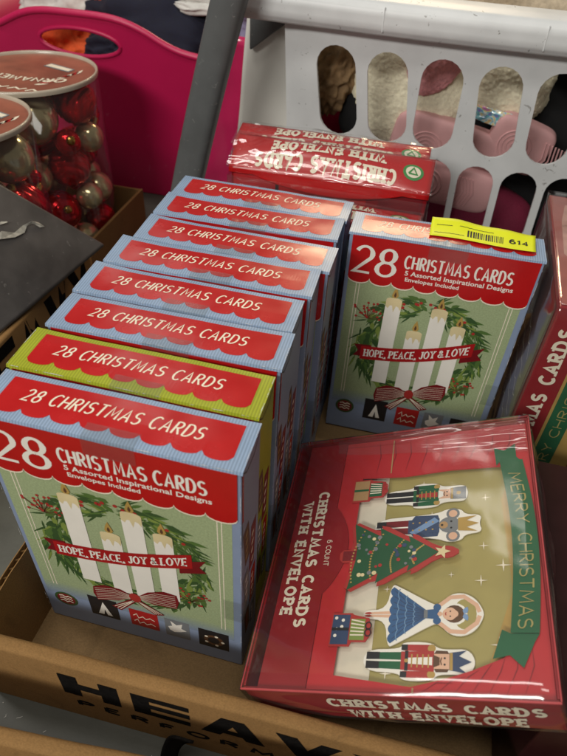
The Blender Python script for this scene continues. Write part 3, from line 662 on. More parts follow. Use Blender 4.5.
# lettered strip with the round tab
strip_out = [(8, 2.6), (36, 2.6), (36, 58)] + [(36 + 12 * math.sin(math.pi * k / 16) ** .8, 58 + 62 * k / 16) for k in range(1, 16)] + [(36, 120), (36, 177.6), (8, 177.6)]
plate('text_strip', strip_out, [], lambda x, y: (x / 1000, y / 1000, -0.0036), DARKRED, rb, thick=0.0006, sm=False)
so = rb.children[-1]
L = Layer(face); dn = lambda u, v0: (lambda a, b: (u + b, v0 - a))
text(L, 'CHRISTMAS CARDS', 0, 0, 97, 8, CREAM, -3.4, hw=.115, c=.12, slab=True, gap=.4, space=.65, warp=dn(21.5, 134)); text(L, 'WITH ENVELOPE', 0, 0, 82, 8, CREAM, -3.4, hw=.115, c=.12, slab=True, gap=.4, space=.65, warp=dn(11.5, 126))
text(L, '6 COUNT', 0, 0, 19, 3.6, CREAM, -3.4, hw=.07, warp=dn(33.5, 95)); L.build('lettering', so)
# green ribbon
L = Layer(face)
def rib(s, t): return (140 + 4.0 * math.sin(math.pi * min(max(s, 0), 112) / 112) + t, 146 - s)
n = 24; L.raw([rib(112 * i / n, tt) for tt in (0, 13.5) for i in range(n + 1)], [[i, n + 1 + i, n + 2 + i, i + 1] for i in range(n)], -3.2, RIBBON)
L.poly([(140, 34), (153.5, 34), (151, 30), (145, 17), (139, 23), (131, 21), (136, 36)], -3.7, RIBBON)
L.poly([(140, 146), (153.5, 144), (150, 149), (150, 160), (143, 155), (137, 158), (138, 143)], -3.7, RIBBON)
text(L, 'MERRY', 0, 0, 38, 7.6, OLIVE, -2.9, hw=.06, c=.4, warp=lambda a, b: rib(10 + a, 3 + b)); text(L, 'CHRISTMAS', 0, 0, 56, 7.6, OLIVE, -2.9, hw=.06, c=.4, warp=lambda a, b: rib(54 + a, 3 + b))
L.build('ribbon_print', rb)
# die-cut figures: local X -> -v, local Y -> +u
def fig(u0, v0): return lambda x, y, h: ((u0 + y) / 1000, (v0 - x) / 1000, h / 1000)
H0 = -6.6
def chaikin(P, n=2):
    for _ in range(n):
        P = [q for i in range(len(P)) for q in ((P[i][0] * .75 + P[(i + 1) % len(P)][0] * .25, P[i][1] * .75 + P[(i + 1) % len(P)][1] * .25), (P[i][0] * .25 + P[(i + 1) % len(P)][0] * .75, P[i][1] * .25 + P[(i + 1) % len(P)][1] * .75))]
    return P
def grow(pts, k, c): return [(c[0] + (x - c[0]) * k, c[1] + (y - c[1]) * k) for x, y in pts]
def soldier(u0, v0, s, coat, trousers, hat, crown=False, red=False):
    L = Layer(fig(u0, v0)); f = lambda P: [(x * s, y * s) for x, y in P]
    out = [(-6, -1), (6, -1), (6.5, 20), (10.5, 20), (10.5, 36), (7, 40), (6.5, 46), (7, 56), (0, 58 if not crown else 60), (-7, 56), (-6.5, 46), (-7, 40), (-10.5, 36), (-10.5, 20), (-6.5, 20)]
    L.poly(chaikin(f(out)), H0 - .6, WHITE, .6)
    for sx in (-1, 1):
        L.poly(f([(sx * .6, 6), (sx * 4.4, 6), (sx * 4.8, 22), (sx * .4, 22)]), H0 + .1, trousers)
        L.poly(f([(sx * .4, .5), (sx * 4.6, .5), (sx * 4.6, 8), (sx * .6, 8)]), H0 + .14, BLACKP)
        L.poly(f([(sx * 5.6, 21), (sx * 9, 22), (sx * 9, 36), (sx * 5.2, 37.5)]), H0 + .1, coat); L.poly(f([(sx * 5.8, 20), (sx * 9, 20), (sx * 9, 23.5), (sx * 5.8, 23.5)]), H0 + .14, BLACKP)
        L.disc(sx * 7 * s, 36.6 * s, 2.2 * s, H0 + .16, GOLDP, 10)
    L.poly(f([(-5, 20), (5, 20), (5.6, 38), (-5.6, 38)]), H0 + .2, coat)
    L.poly(f([(-1.6, 24), (1.6, 24), (2.2, 37), (-2.2, 37)]), H0 + .24, WHITE if red else BERRY)
    for k in range(4): L.strip(f([(-3.6, 26 + 3 * k), (3.6, 26 + 3 * k)]), .35 * s, H0 + .28, GOLDP)
    L.poly(f([(-5.4, 22.2), (5.4, 22.2), (5.4, 24), (-5.4, 24)]), H0 + .3, BLACKP); L.disc(0, 23 * s, 1.1 * s, H0 + .34, GOLDP, 8)
    L.poly(f([(-4.2, 38), (4.2, 38), (4.4, 46), (-4.4, 46)]), H0 + .22, PINKP); L.poly(f([(-3.4, 37.6), (3.4, 37.6), (2, 41), (-2, 41)]), H0 + .26, WHITE if not red else BROWN)
    for sx in (-1, 1): L.disc(sx * 1.7 * s, 43.6 * s, .6 * s, H0 + .3, BLACKP, 8); L.poly(f([(sx * 4, 38), (sx * 5.8, 39), (sx * 5.6, 45), (sx * 4, 46)]), H0 + .24, BROWN if red else WHITE)
    L.strip(f([(-2, 42), (0, 41.4), (2, 42)]), .3 * s, H0 + .32, BROWN)
    if crown:
        L.poly(f([(-4.6, 46), (4.6, 46), (6, 55), (3, 51), (0, 57.5), (-3, 51), (-6, 55)]), H0 + .28, hat); L.strip(f([(-4.6, 47), (4.6, 47)]), .8 * s, H0 + .32, GOLDP)
    else:
        L.poly(f([(-4.8, 46), (4.8, 46), (5.4, 56.5), (-5.4, 56.5)]), H0 + .28, hat); L.strip(f([(-4.8, 47), (4.8, 47)]), .7 * s, H0 + .32, GOLDP); L.disc(0, 51.5 * s, 1.6 * s, H0 + .34, GOLDP, 8)
    return L
soldier(68, 126.5, .9, RIBBON, BLACKP, GREYP).build('toy_soldier', cardo)
soldier(66, 20.5, .95, BERRY, RIBBON, NAVYP, crown=True, red=True).build('nutcracker', cardo)
L = Layer(fig(64, 103)); L.poly(chaikin([(-7, -1), (7, -1), (8, 24), (9, 38), (12, 44), (11, 52), (7, 54), (6, 64), (0, 62), (-6, 64), (-7, 54), (-11, 52), (-12, 44), (-9, 38), (-8, 24)]), H0 - .6, WHITE, .6)
for sx in (-1, 1):
    L.poly([(sx * .5, 1), (sx * 5, 1), (sx * 5, 22), (sx * .5, 22)], H0 + .1, MAROON); L.poly([(sx * .5, 0), (sx * 5, 0), (sx * 5, 6), (sx * .5, 6)], H0 + .14, BLACKP)
    L.poly([(sx * 5, 22), (sx * 8, 24), (sx * 7.6, 38), (sx * 4, 39)], H0 + .12, NAVYP); L.disc(sx * 8, 47, 4, H0 + .16, GREYP, 14); L.disc(sx * 8, 47, 2.6, H0 + .2, PINKP, 12)
L.poly([(-5, 20), (5, 20), (5, 39), (-5, 39)], H0 + .2, NAVYP); L.poly([(-6, 36), (-3, 39), (6, 24), (4, 21)], H0 + .24, mat('print_sky_blue', (120, 150, 190), .4))
for k in range(4):
    for sx in (-1, 1): L.disc(sx * 2.6, 23 + k * 4, .6, H0 + .28, GOLDP, 8)
L.disc(0, 45, 5.6, H0 + .26, GREYP, 18, 6.4); L.disc(0, 41.5, 2.6, H0 + .3, TANP, 12)
for sx in (-1, 1): L.disc(sx * 2.3, 46, .7, H0 + .34, BLACKP, 8)
L.disc(0, 40.6, .8, H0 + .34, BLACKP, 8); L.poly([(-4.5, 50), (4.5, 50), (5.5, 61), (2.4, 55), (0, 62), (-2.4, 55), (-5.5, 61)], H0 + .32, GOLDP); L.build('mouse_soldier', cardo)
# fir tree
L = Layer(fig(46, 82)); tree = [(-4, 0), (4, 0), (4, 8), (25, 4), (14, 24), (21, 23), (9, 42), (14, 41), (3, 56), (4, 62), (0, 68), (-4, 62), (-3, 56), (-14, 41), (-9, 42), (-21, 23), (-14, 24), (-25, 4), (-4, 8)]
L.poly(chaikin(grow(tree, 1.07, (0, 28)), 1), -3.6, BERRY, .7); L.poly([(-3.4, 0), (3.4, 0), (3.4, 9), (-3.4, 9)], -2.8, MAROON)
L.poly([(3, 8.5), (23, 5.2), (12.6, 23), (19, 22), (7.6, 41), (12, 40), (0, 58), (-12, 40), (-7.6, 41), (-19, 22), (-12.6, 23), (-23, 5.2), (-3, 8.5)], -2.76, TREEG)
rn = random.Random(4)
for (x0, y0, x1, y1) in ((-17, 12, 18, 7.5), (-14, 24, 16, 19), (-9, 37, 12, 31), (-5, 49, 7, 44)):
    for k in range(17):
        t = k / 16; L.disc(x0 + (x1 - x0) * t, y0 + (y1 - y0) * t - 3.4 * math.sin(math.pi * t), .62, -2.6, GOLDP, 7)
for k in range(34):
    y = rn.uniform(9, 50); x = rn.uniform(-1, 1) * (17 - (y - 9) * .32); L.disc(x, y, rn.choice([.9, 1.2, 1.4]), -2.56, rn.choice([BERRY, NAVYP, GREYP, WAX]), 9)
sp = [(4.8 * math.cos(R(90 + 36 * k)) * (1 if k % 2 == 0 else .42), 60 + 4.8 * math.sin(R(90 + 36 * k)) * (1 if k % 2 == 0 else .42)) for k in range(10)]
L.poly(sp, -2.5, WAX); L.build('fir_tree', rb)
# ballerina
L = Layer(fig(63, 46)); sky = mat('dress_blue', (52, 92, 138), .42)
out = [(-2.6, -1), (2.6, -1), (3, 12), (18.5, 14), (17, 18), (6, 37), (5, 41), (11, 46), (12.5, 53), (9, 60), (2, 64), (-2, 64), (-9, 60), (-12.5, 53), (-11, 46), (-5, 41), (-6, 37), (-17, 18), (-18.5, 14), (-3, 12)]
L.poly(chaikin(out), H0 - .6, WHITE, .6); L.disc(0, 54.5, 8.6, H0 + .04, OLIVE, 20, 6.0)
for sx in (-1, 1):
    L.poly([(sx * .2, 0), (sx * 1.2, 0), (sx * 2, 16), (sx * .2, 16)], H0 + .1, PINKP); L.leaf(sx * .8, 4, -4.6, .7, math.pi / 2, H0 + .14, BERRY)
    L.strip([(sx * 4, 40), (sx * 9.6, 47), (sx * 10, 54), (sx * 5, 60.5), (sx * 1, 62)], 1.1, H0 + .12, PINKP)
L.poly([(-3, 41), (3, 41), (2.4, 34), (7, 28), (16.5, 15.5)] + [(16.5 - 33 * k / 24, 15 - 1.3 * abs(math.sin(k * math.pi / 4)) ) for k in range(1, 24)] + [(-16.5, 15.5), (-7, 28), (-2.4, 34)], H0 + .2, sky)
for k in range(-4, 5): L.strip([(k * .5, 33), (k * 1.7, 24), (k * 3.6, 16)], .22, H0 + .26, NAVYP)
for q in (19, 23.5, 28):
    hw_ = 1.7 * (36 - q) * .52; L.strip([(-hw_ + 2 * hw_ * k / 20, q - .8 * abs(math.sin(k * math.pi / 4))) for k in range(21)], .25, H0 + .28, mat('dress_trim', (110, 146, 182), .4))
for sx in (-1, 1): L.disc(sx * 3.8, 40, 2.1, H0 + .26, sky, 12)
L.poly([(-2.4, 33), (2.4, 33), (2.2, 35), (-2.2, 35)], H0 + .3, GREYP)
L.disc(0, 49, 6.2, H0 + .1, WHITE, 16, 6.8); L.disc(0, 49, 5, H0 + .22, BROWN, 16, 5.4); L.disc(0, 47, 3.6, H0 + .28, PINKP, 16, 4.2); L.poly([(-3.6, 48), (0, 52.2), (3.6, 48), (2, 52), (-2, 52)], H0 + .32, BROWN)
for sx in (-1, 1): L.disc(sx * 1.4, 47, .45, H0 + .34, BLACKP, 7); L.leaf(0, 54, 4.4, 1.4, math.pi / 2 + sx * 1.1, H0 + .34, mat('print_sky_blue', (120, 150, 190), .4))
L.strip([(-.9, 44.8), (0, 44.4), (.9, 44.8)], .25, H0 + .34, BERRY); L.disc(0, 41.5, 1.3, H0 + .24, PINKP, 10); L.build('ballerina', cardo)
# presents over the frame
def gifts(u0, v0, wd, m1, m2, dots):
    L = Layer(fig(u0, v0))
    L.poly([(-1, -.8), (wd + 1, -.8), (wd + 1, 11), (wd - 1.5, 12), (wd - 1.5, 20), (wd * .6, 23), (2, 21), (0, 12), (-1, 11)], -3.8, BERRY, .6)
    L.poly([(0, 0), (wd, 0), (wd, 10), (0, 10)], -3.1, m1); L.poly([(2.5, 10.6), (wd - 2.4, 10.6), (wd - 2.4, 19), (2.5, 19)], -3.1, m2)
    for k in range(5):
        if dots: L.disc(2 + (k * 5.1) % (wd - 3), 2 + (k * 3.7) % 7, 1.0, -2.9, WHITE, 8)
        L.strip([(3 + k * 2.4 * (wd - 6) / 12, 11), (4.6 + k * 2.4 * (wd - 8) / 12, 18.6)], .4, -2.9, CREAM)
    L.poly([(wd / 2 - .8, 0), (wd / 2 + .8, 0), (wd / 2 + .8, 10), (wd / 2 - .8, 10)], -2.85, BLACKP if dots else RIBBON)
    for sx in (-1, 1): L.strip(arc(wd / 2 + sx * 2, 21, 2, 1.7, 0, 360, 10), .35, -2.8, BLACKP if dots else BERRY)
    return L
gifts(46, 44, 17, NAVYP, GR3, True).build('presents', rb); gifts(47, 140, 16, TANP, RIBBON, False).build('presents', rb)
clear_shell('clear_lid', -0.0004, 0.1604, -0.0004, 0.1806, -0.0294, 0.0004, ACETATE, rb, wob=0.0026, seed=2)
# bright folded rim of the lid, gathered film at the back
def gather(u, v):
    x = 0.03 + 0.127 * u; y = 0.1785 - 0.026 * v * (0.4 + 0.6 * u)
    return (x, y, -0.0008 - 0.003 * v + 0.0011 * math.sin(v * 9 + 5 * u) * math.sin(math.pi * v) + 0.0012 * noise.noise(Vector((u * 3, v * 14, 5))))
sheet('gathered_film', gather, 40, 24, WRAP, rb)
RIM = mat('rim_red', (190, 70, 74), 0.3)
bm = bmesh.new()
for a in ((0.0, 0.16, -0.0002, 0.0008), (0.0, 0.16, 0.1794, 0.1804)): add_box(bm, a[0], a[1], a[2], a[3], -0.0011, 0.0000, .0002)
for a in ((-0.0002, 0.0006), (0.1594, 0.1602)): add_box(bm, a[0], a[1], 0.0009, 0.1793, -0.0011, 0.0000, .0002)
bm_obj('rim', bm, RIM, rb)

def standing_set(loc, rz, sx, sy, sz, label, look, rise=0):
    t = thing('card_set_box', label, 'card box', loc, (0, 0, rz), group='red card sets with clear lids')
    X, Y, Z = sx * 1000, sy * 1000, sz * 1000
    bm = bmesh.new(); g = .0008
    if look == 'rear':      # header with a round tab over red envelopes
        add_box(bm, g, sx - g, .004, sy - g, g, sz - .0022, .0006); bo = bm_obj('base_tray', bm, DARKRED, t)
        L = Layer(lambda u, v, h: (u / 1000, .0038 - h / 1000, v / 1000))
        L.poly([(3, Z - 46), (40, Z - 46), (40, Z - 5), (3, Z - 5)], .2, BRIGHTRED); L.poly([(40, Z - 46), (43, Z - 46), (43, Z - 3), (40, Z - 3)], .25, BLACKP); L.poly([(43, Z - 46), (118, Z - 46), (118, Z - 8), (43, Z - 8)], .2, RED)
        L.poly([(56, Z - 46), (128, Z - 46), (122, Z - 20), (90, Z - 13), (58, Z - 18)], .4, mat('envelope_blue', (172, 196, 206), .5)); L.poly([(128, Z - 46), (X - 4, Z - 46), (X - 4, Z - 5), (128, Z - 5)], .3, MAROON); L.build('envelopes', t)
        def hd(u, v):   # bowed header: lid top folding down to the tab
            uu = X * u; drop = 3 + 11 * math.sin(math.pi * min(1, max(0, (u - .12) / .76))) ** .8 if .12 < u < .88 else 4
            if v < .4: s = v / .4; return Vector((uu / 1000, -.0004, (Z + .4 - drop * (1 - s)) / 1000))
            s = (v - .4) / .6; return Vector((uu / 1000, (-.4 + s * Y) / 1000, (Z + .4 + rise * s ** .8 + (6.5 if rise > 10 else 3.5) * math.sin(math.pi * u) * math.sin(math.pi * s)) / 1000))
        ho = sheet('header', hd, 40, 20, RED, t, thick=.0004)
        L = Layer(lambda u, v, h: tuple(hd(u / X, .4 + .6 * v / Y) + Vector((0, 0, h / 1000))) if v > 0 else tuple(hd(u / X, .38) + Vector((0, -h / 1000, v / 1000))))
        for s_, w_, yy in (('CHRISTMAS CARDS', 118, 13.0), ('WITH ENVELOPE', 96, 26.5)):
            text(L, s_, 0, 0, w_, 11.5, CREAM, .5, hw=.115, c=.12, slab=True, gap=.4, space=.65, warp=lambda a, b, yy=yy, w_=w_: (X / 2 - 4 + w_ / 2 - a, yy - b + .3))
        L.disc(X - 16, 15, 8.5, .5, mat('logo_green', (60, 140, 70), .4), 18, 7); L.disc(X - 16, 15, 6.2, .6, CREAM, 18, 5); L.strip([(X - 19.5, 13), (X - 12.5, 13), (X - 16, 18.4), (X - 19.5, 13)], .8, .7, mat('logo_green', (60, 140, 70), .4))
        L.build('lettering', ho)
        clear_shell('clear_lid', -.0012, sx + .0012, -.0016, sy + .0004, g, sz - .006, WRAP, t, wob=.002, seed=loc[1] * 50, skip=('top',))
        def film(u, v):
            q = hd(u, max(.36, v)); e = .0016 + .0030 * abs(noise.noise(Vector((u * 4, v * 3, loc[1] * 60)))) + .0012 * abs(2 * u - 1) ** 3 * noise.noise(Vector((u * 30, v * 12, 9))) + .0003 * noise.noise(Vector((u * 20, v * 14, 9)))
            return q + Vector(((u - .5) * .0024, -e if v < .42 else 0, e))
        sheet('crinkled_film', film, 90, 36, WRAP, t)
    return t
standing_set((0.030, 0.2790, 0), R(-1.0), 0.162, 0.031, 0.180, 'clear-wrapped red card set directly behind the row of blue boxes', 'rear')
standing_set((0.027, 0.3145, 0), R(0.5), 0.168, 0.0325, 0.193, 'clear-wrapped red card set second behind the row, upside-down lettering and crinkled top', 'rear', 17)
standing_set((0.020, 0.3485, 0), R(0.8), 0.170, 0.031, 0.199, 'clear-wrapped red card set third behind the row, against the laundry basket', 'rear', 8)

# tall red set standing on edge at the right
ts = thing('card_set_box', 'red clear-lidded card set standing on edge beside the stickered blue box', 'card box', (0.2845, 0.182, 0), (0, 0, R(-1.5)), group='red card sets with clear lids')
sx, sy, sz = .052, .168, .198
box_mesh('base_tray', .001, sx - .001, .0015, sy - .001, .001, sz - .003, DARKRED, ts, .0008)
PALE = mat('lit_red_top', (168, 96, 88), 0.3, var=.1)  # light falling on the upward face, put into the red as pink
L = Layer(lambda u, v, h: (u / 1000, v / 1000, sz - .0028 + h / 1000)); L.poly([(2, 4), (50, 4), (50, 164), (2, 164)], .2, PALE); L.poly([(7, 70), (12, 62), (22, 66), (26, 120), (34, 150), (12, 150), (8, 120)], .3, mat('pale_patch', (196, 150, 136), .3, var=.2, scale=90))  # lower panel colour, then an irregular paler patch over it
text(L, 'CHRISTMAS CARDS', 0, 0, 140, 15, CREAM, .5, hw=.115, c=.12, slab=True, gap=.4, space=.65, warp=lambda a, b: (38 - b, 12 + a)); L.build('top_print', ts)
L = Layer(lambda u, v, h: (u / 1000, .0013 - h / 1000, v / 1000)); L.poly([(22, 4), (50, 4), (50, 190), (22, 190)], .2, GOLDP); L.poly([(24, 20), (38, 10), (38, 180), (24, 178)], .3, RIBBON)
text(L, 'CHRISTMAS CARDS', 0, 0, 140, 11, CREAM, .4, hw=.115, c=.12, slab=True, gap=.4, space=.65, warp=lambda a, b: (17 - b, 40 + a)); text(L, 'MERRY CHRISTMAS', 0, 0, 140, 7, OLIVE, .5, hw=.06, warp=lambda a, b: (35 - b, 30 + a)); L.build('front_print', ts)
L = Layer(lambda u, v, h: (.0008 - h / 1000, u / 1000, v / 1000)); L.poly([(8, 4), (164, 4), (164, 190), (8, 190)], .1, mat('back_print_brown', (84, 52, 44), .4, var=.25, scale=30))
for k in range(5): L.strip([(20 + 5 * q + k * 2, 60 + 18 * k + 2.2 * math.sin(q * 2.1 + k) + q * 1.5) for q in range(12)], .35, .3, CREAM)
L.build('side_print', ts)
clear_shell('clear_lid', -.0008, sx + .0006, -.0008, sy + .0006, .001, sz, ACETATE, ts, wob=.0022, seed=7)

# low maroon set under the lying box's right edge
ms = thing('card_set_box', 'low dark maroon card set propping up the right edge of the lying red box', 'card box', (0.2955, -0.028, 0), group='red card sets with clear lids')
box_mesh('carton', 0, .052, 0, .17, 0, .1, mat('carton_maroon', (46, 18, 18), .4, var=.15), ms, .001)
L = Layer(lambda u, v, h: (u / 1000, v / 1000, .1 + h / 1000))
for k in range(4): L.strip([(30 + k * 5 + 1.2 * math.sin(q * 2), 30 + q * 2.5) for q in range(26)], .4, .2, CREAM)
L.build('top_print', ms)

# ------------------------------------------------------------------ ornament tubes in a carton
oc = thing('cardboard_carton', 'small open cardboard carton holding the two ornament tubes', 'carton', (-0.25, 0.39, FL))
box_mesh('carton_floor', -.082, .078, -.15, .148, .001, .004, KRAFTD, oc)
for a in ((.0785, .082, -.153, .152), (-.086, -.0825, -.153, .152)): box_mesh('side_wall', a[0], a[1], a[2], a[3], .0005, .054, KRAFT, oc, .0006)
for a in ((-.082, .078, .1485, .152), (-.082, .078, -.1535, -.150)): box_mesh('end_wall', a[0], a[1], a[2], a[3], .0005, .0535, KRAFT, oc, .0006)
LIDP = mat('tube_lid_print', (146, 84, 64), .35, var=.35, scale=22); PLAS = mat('white_plastic_rim', (182, 170, 152), .2)
GOLD = mat('gold_metal', (216, 200, 156), .16, metal=.65, var=.05, scale=30); REDM = mat('red_metal', (206, 18, 30), .16, metal=.65, var=.05, scale=30)
CAPM = mat('cap_metal', (190, 150, 80), .25, metal=1)
def bauble(loc, r, kind, label, grp, tilt):
    t = thing('bauble', label, 'ornament', loc, tilt, group=grp)
    n, mN = 40, 28 if kind == 'gold' else 72; vs = []; fs = []
    for j in range(mN + 1):
        th = math.pi * j / mN
        for i in range(n):
            ph = 2 * math.pi * i / n; rr = r
            if kind == 'ribbed': rr = r * (.97 + .05 * abs(math.sin(8 * th + 1.2 * math.sin(2 * ph))) * math.sin(th))
            vs.append((rr * math.sin(th) * math.cos(ph), rr * math.sin(th) * math.sin(ph), rr * math.cos(th)))
    for j in range(mN):
        for i in range(n): fs.append([j * n + i, (j + 1) * n + i, (j + 1) * n + (i + 1) % n, j * n + (i + 1) % n])
    me = bpy.data.meshes.new('ball'); me.from_pydata(vs, [], fs); me.materials.append(GOLD if kind == 'gold' else REDM); smooth(link('ball', me, t))
    lathe('cap', [(0, r + .006), (.0035, r + .006), (.0045, r + .005), (.0048, r - .0015)], CAPM, t, 16)
def orn_tube(x, y, r, label, balls, which):
    zt = .2
    P = [[Vector(b_[:3]), b_[3]] for b_ in balls]      # settle: push overlapping balls apart inside the tube
    for _ in range(400):
        for i in range(len(P)):
            for j in range(i):
                d = P[i][0] - P[j][0]; gap = P[i][1] + P[j][1] + .0004 - d.length
                if gap > 0: d.normalize(); wi = P[j][1] / (P[i][1] + P[j][1]); P[i][0] += d * gap * wi; P[j][0] -= d * gap * (1 - wi)
            p_, r_ = P[i]; h_ = math.hypot(p_.x, p_.y); lim = r - r_ - .0015
            if h_ > lim: p_.x *= lim / h_; p_.y *= lim / h_
            p_.z = min(max(p_.z, r_ - .003), zt - .005 - r_)
    balls = [(p_.x, p_.y, p_.z, r_, b_[4]) for (p_, r_), b_ in zip(P, balls)]
    t = thing('ornament_tube', label, 'tube', (x, y, FL + .0045), group='clear tubes of ornaments'); H = zt - FL - .0045
    lathe('clear_wall', [(r, .001), (r, H - .004), (r - .0006, H - .004)], TUBE, t, 64)
    lo = lathe('lid', [(r + .0006, H - .005), (r + .001, H - .002), (r + .0006, H), (r - .0008, H + .0003), (r - .0018, H - .001), (r - .0022, H - .003)], PLAS, t, 64)
    L = Layer(lambda u, v, h: (u / 1000, v / 1000, H - .003 + h / 1000)); rm = r * 1000 - 2.0
    L.disc(0, 0, rm, 0, LIDP, 48)
    def wr(rad, a0): return lambda a, b: ((rad + b) * math.cos(a0 - a / rad), (rad + b) * math.sin(a0 - a / rad))
    text(L, 'ORNAMENTS', 0, 0, 104, 14, CREAM, .3, hw=.1, gap=.3, warp=lambda a, b: (52 - a, -12 - b + .004 * (a - 52) ** 2)); L.poly([(4, 28), (40, 18), (42, 29), (8, 40)], .3, GREYP); L.poly([(6, 30), (38, 21), (40, 27.5), (8.5, 37.5)], .4, CREAM)
    for k in range(9): L.leaf(28 + k * 2.8, -32 + k * 6, 15, 2, .6 + k * .12, .2, RED if k % 2 else CREAM)
    for k in range(5): L.strip([(-50 + 20 * k, -52), (-44 + 20 * k, -46), (-38 + 20 * k, -50), (-32 + 20 * k, -45)], 1.2, .3, CREAM)
    L.build('lid_print', lo)
    lathe('base', [(0, .0015), (r - .001, .0015), (r - .001, .006)], PLAS, t, 48)
    for (bx, by, bz, br, kind) in balls:
        bauble((x + bx, y + by, bz), br, kind, '%s bauble inside the ornament tube %s' % ('shiny gold' if kind == 'gold' else 'ribbed metallic red', which), 'baubles in the tube %s' % which, (rn.uniform(-1.3, 1.3), rn.uniform(-1, 1), rn.uniform(0, 3)))
B1 = [(.028, -.044, .155, .0265, 'gold'), (-.028, -.036, .155, .026, 'gold'), (.046, .012, .158, .024, 'ribbed'), (.006, .03, .16, .026, 'gold'), (-.046, .018, .158, .025, 'ribbed'),
      (.014, -.054, .104, .02, 'gold'), (.05, -.014, .108, .0235, 'ribbed'), (-.03, -.04, .104, .025, 'ribbed'), (.02, .03, .108, .025, 'ribbed'), (-.035, .025, .105, .025, 'gold'),
      (.036, -.033, .062, .0255, 'ribbed'), (.052, .014, .064, .019, 'gold'), (-.012, -.05, .062, .0235, 'ribbed'), (-.03, .015, .058, .027, 'gold'),
      (.044, -.022, .018, .02, 'gold'), (.0, -.048, .019, .022, 'ribbed'), (.02, .035, .02, .024, 'gold'), (-.045, -.005, .02, .023, 'ribbed')]
B1 += [(.0, .0, .178, .013, 'ribbed'), (.0, -.012, .128, .024, 'ribbed'), (.0, .005, .08, .027, 'gold'), (.054, -.026, .084, .0155, 'gold'), (.052, .0, .132, .017, 'gold'), (.02, -.018, .035, .02, 'ribbed'), (-.04, -.012, .13, .022, 'gold'), (.03, .055, .135, .018, 'ribbed'), (.03, .058, .085, .015, 'gold'), (.05, -.034, .132, .014, 'ribbed'), (-.002, .06, .05, .013, 'ribbed'), (.054, .014, .03, .018, 'ribbed')]
orn_tube(-.250, .462, .0745, 'clear tube of gold and red baubles against the pink tub', B1, 'against the pink tub')
B2 = [(.032, -.034, .158, .026, 'gold'), (.034, .02, .158, .024, 'gold'), (-.022, .0, .158, .027, 'ribbed'), (.028, -.038, .106, .0235, 'ribbed'), (.038, .012, .107, .0235, 'ribbed'), (-.012, .03, .105, .025, 'gold'), (-.03, -.02, .105, .026, 'gold'),
      (.032, -.03, .058, .024, 'gold'), (.03, .03, .056, .022, 'ribbed'), (-.02, .0, .052, .028, 'ribbed'), (.036, -.002, .018, .022, 'gold'), (-.03, .01, .02, .024, 'gold')]
B2 += [(.01, -.005, .132, .022, 'ribbed'), (.005, .0, .08, .024, 'gold'), (.055, -.012, .13, .012, 'ribbed'), (.056, -.014, .08, .012, 'gold'), (.04, .045, .13, .009, 'ribbed'), (.01, .05, .155, .018, 'ribbed'), (-.03, .045, .08, .02, 'ribbed')]
orn_tube(-.238, .3165, .0695, 'clear tube of gold and red baubles half hidden by the grey slab', B2, 'half hidden by the slab')

# ------------------------------------------------------------------ pink tub and clothes
PINK = mat('pink_plastic', (196, 26, 84), 0.38, specks=((210, 120, 150), 60, .70, .25), var=.06, scale=8, bump=.05, bscale=60)
pt = thing('pink_tub', 'large magenta plastic tub with an oval handle hole', 'tub', (-0.2, 0.78, FL))
def ztop(s):   # rim height along the front, s metres along the perimeter, raised at the handle
    return .214 + .030 * math.exp(-((s - .27) / .10) ** 4) - .012 * min(1, max(0, (s - .36) / .15))
def tubmap(s, t):
    """front wall from s=0 (left) to 0.56, then a rounded corner and the right wall going back"""
    fl = .05 * t / .22; rc = .05; x0 = -.32; y0 = -.145
    if s < .56: x, y, nx, ny = x0 + s, y0, 0, -1
    elif s < .56 + rc * 1.5708:
        a = (s - .56) / rc; x = x0 + .56 + rc * math.sin(a); y = y0 + rc * (1 - math.cos(a)); nx, ny = math.sin(a), -math.cos(a)
    else: x = x0 + .56 + rc; y = y0 + rc + (s - .56 - rc * 1.5708); nx, ny = 1, 0
    return (x + nx * fl - .08 * (1 if False else 0), y + ny * fl, t)
top = [(s / 100, ztop(s / 100)) for s in range(88, -1, -1)]
hole = [(.268 + .054 * math.cos(a), .211 + .0165 * math.sin(a)) for a in [2 * math.pi * k / 28 for k in range(28)]]
plate('wall', [(0, 0.002), (.88, 0.002)] + top, [hole[::-1]], tubmap, PINK, pt, cutx=[.02 * k for k in range(1, 44)], cuty=[.05, .1, .15, .19, .22], thick=.003, offset=0)
tube('rim', [Vector(tubmap(s / 100, ztop(s / 100))) for s in range(0, 89)], .0042, PINK, pt)
tube('handle_lip', [Vector(tubmap(x, y)) + Vector((0, -.001, 0)) for x, y in hole + hole[:1]], .0026, PINK, pt)
sheet('back_wall', lambda u, v: (-.32 + .61 * u, .28 + .03 * v, .002 + .2 * v), 4, 3, PINK, pt, thick=.003); sheet('tub_floor', lambda u, v: (-.32 + .6 * u, -.14 + .41 * v, .003), 2, 2, PINK, pt)
sheet('left_wall', lambda u, v: (-.321 - .04 * v, -.145 + .43 * u, .002 + .2 * v), 3, 3, PINK, pt, thick=.003)
def cloth(name, label, c, ext, m, seed, amp=.35, fr=3.0, sub=5):
    bm = bmesh.new(); bmesh.ops.create_icosphere(bm, subdivisions=sub, radius=1)
    for v in bm.verts:
        d = v.co.normalized(); f = 1 + amp * noise.noise(d * fr * .6 + Vector((seed, 0, 0))) + amp * .55 * (1 - 2 * abs(noise.noise(d * fr * 1.4 + Vector((0, seed, 0))))) * .6
        v.co = Vector((d.x * ext[0], d.y * ext[1], d.z * ext[2])) * f
    o = bm_obj(name, bm, m, None, True); o.location = c; return tag(o, label, 'clothing', 'clothes in the pink tub')
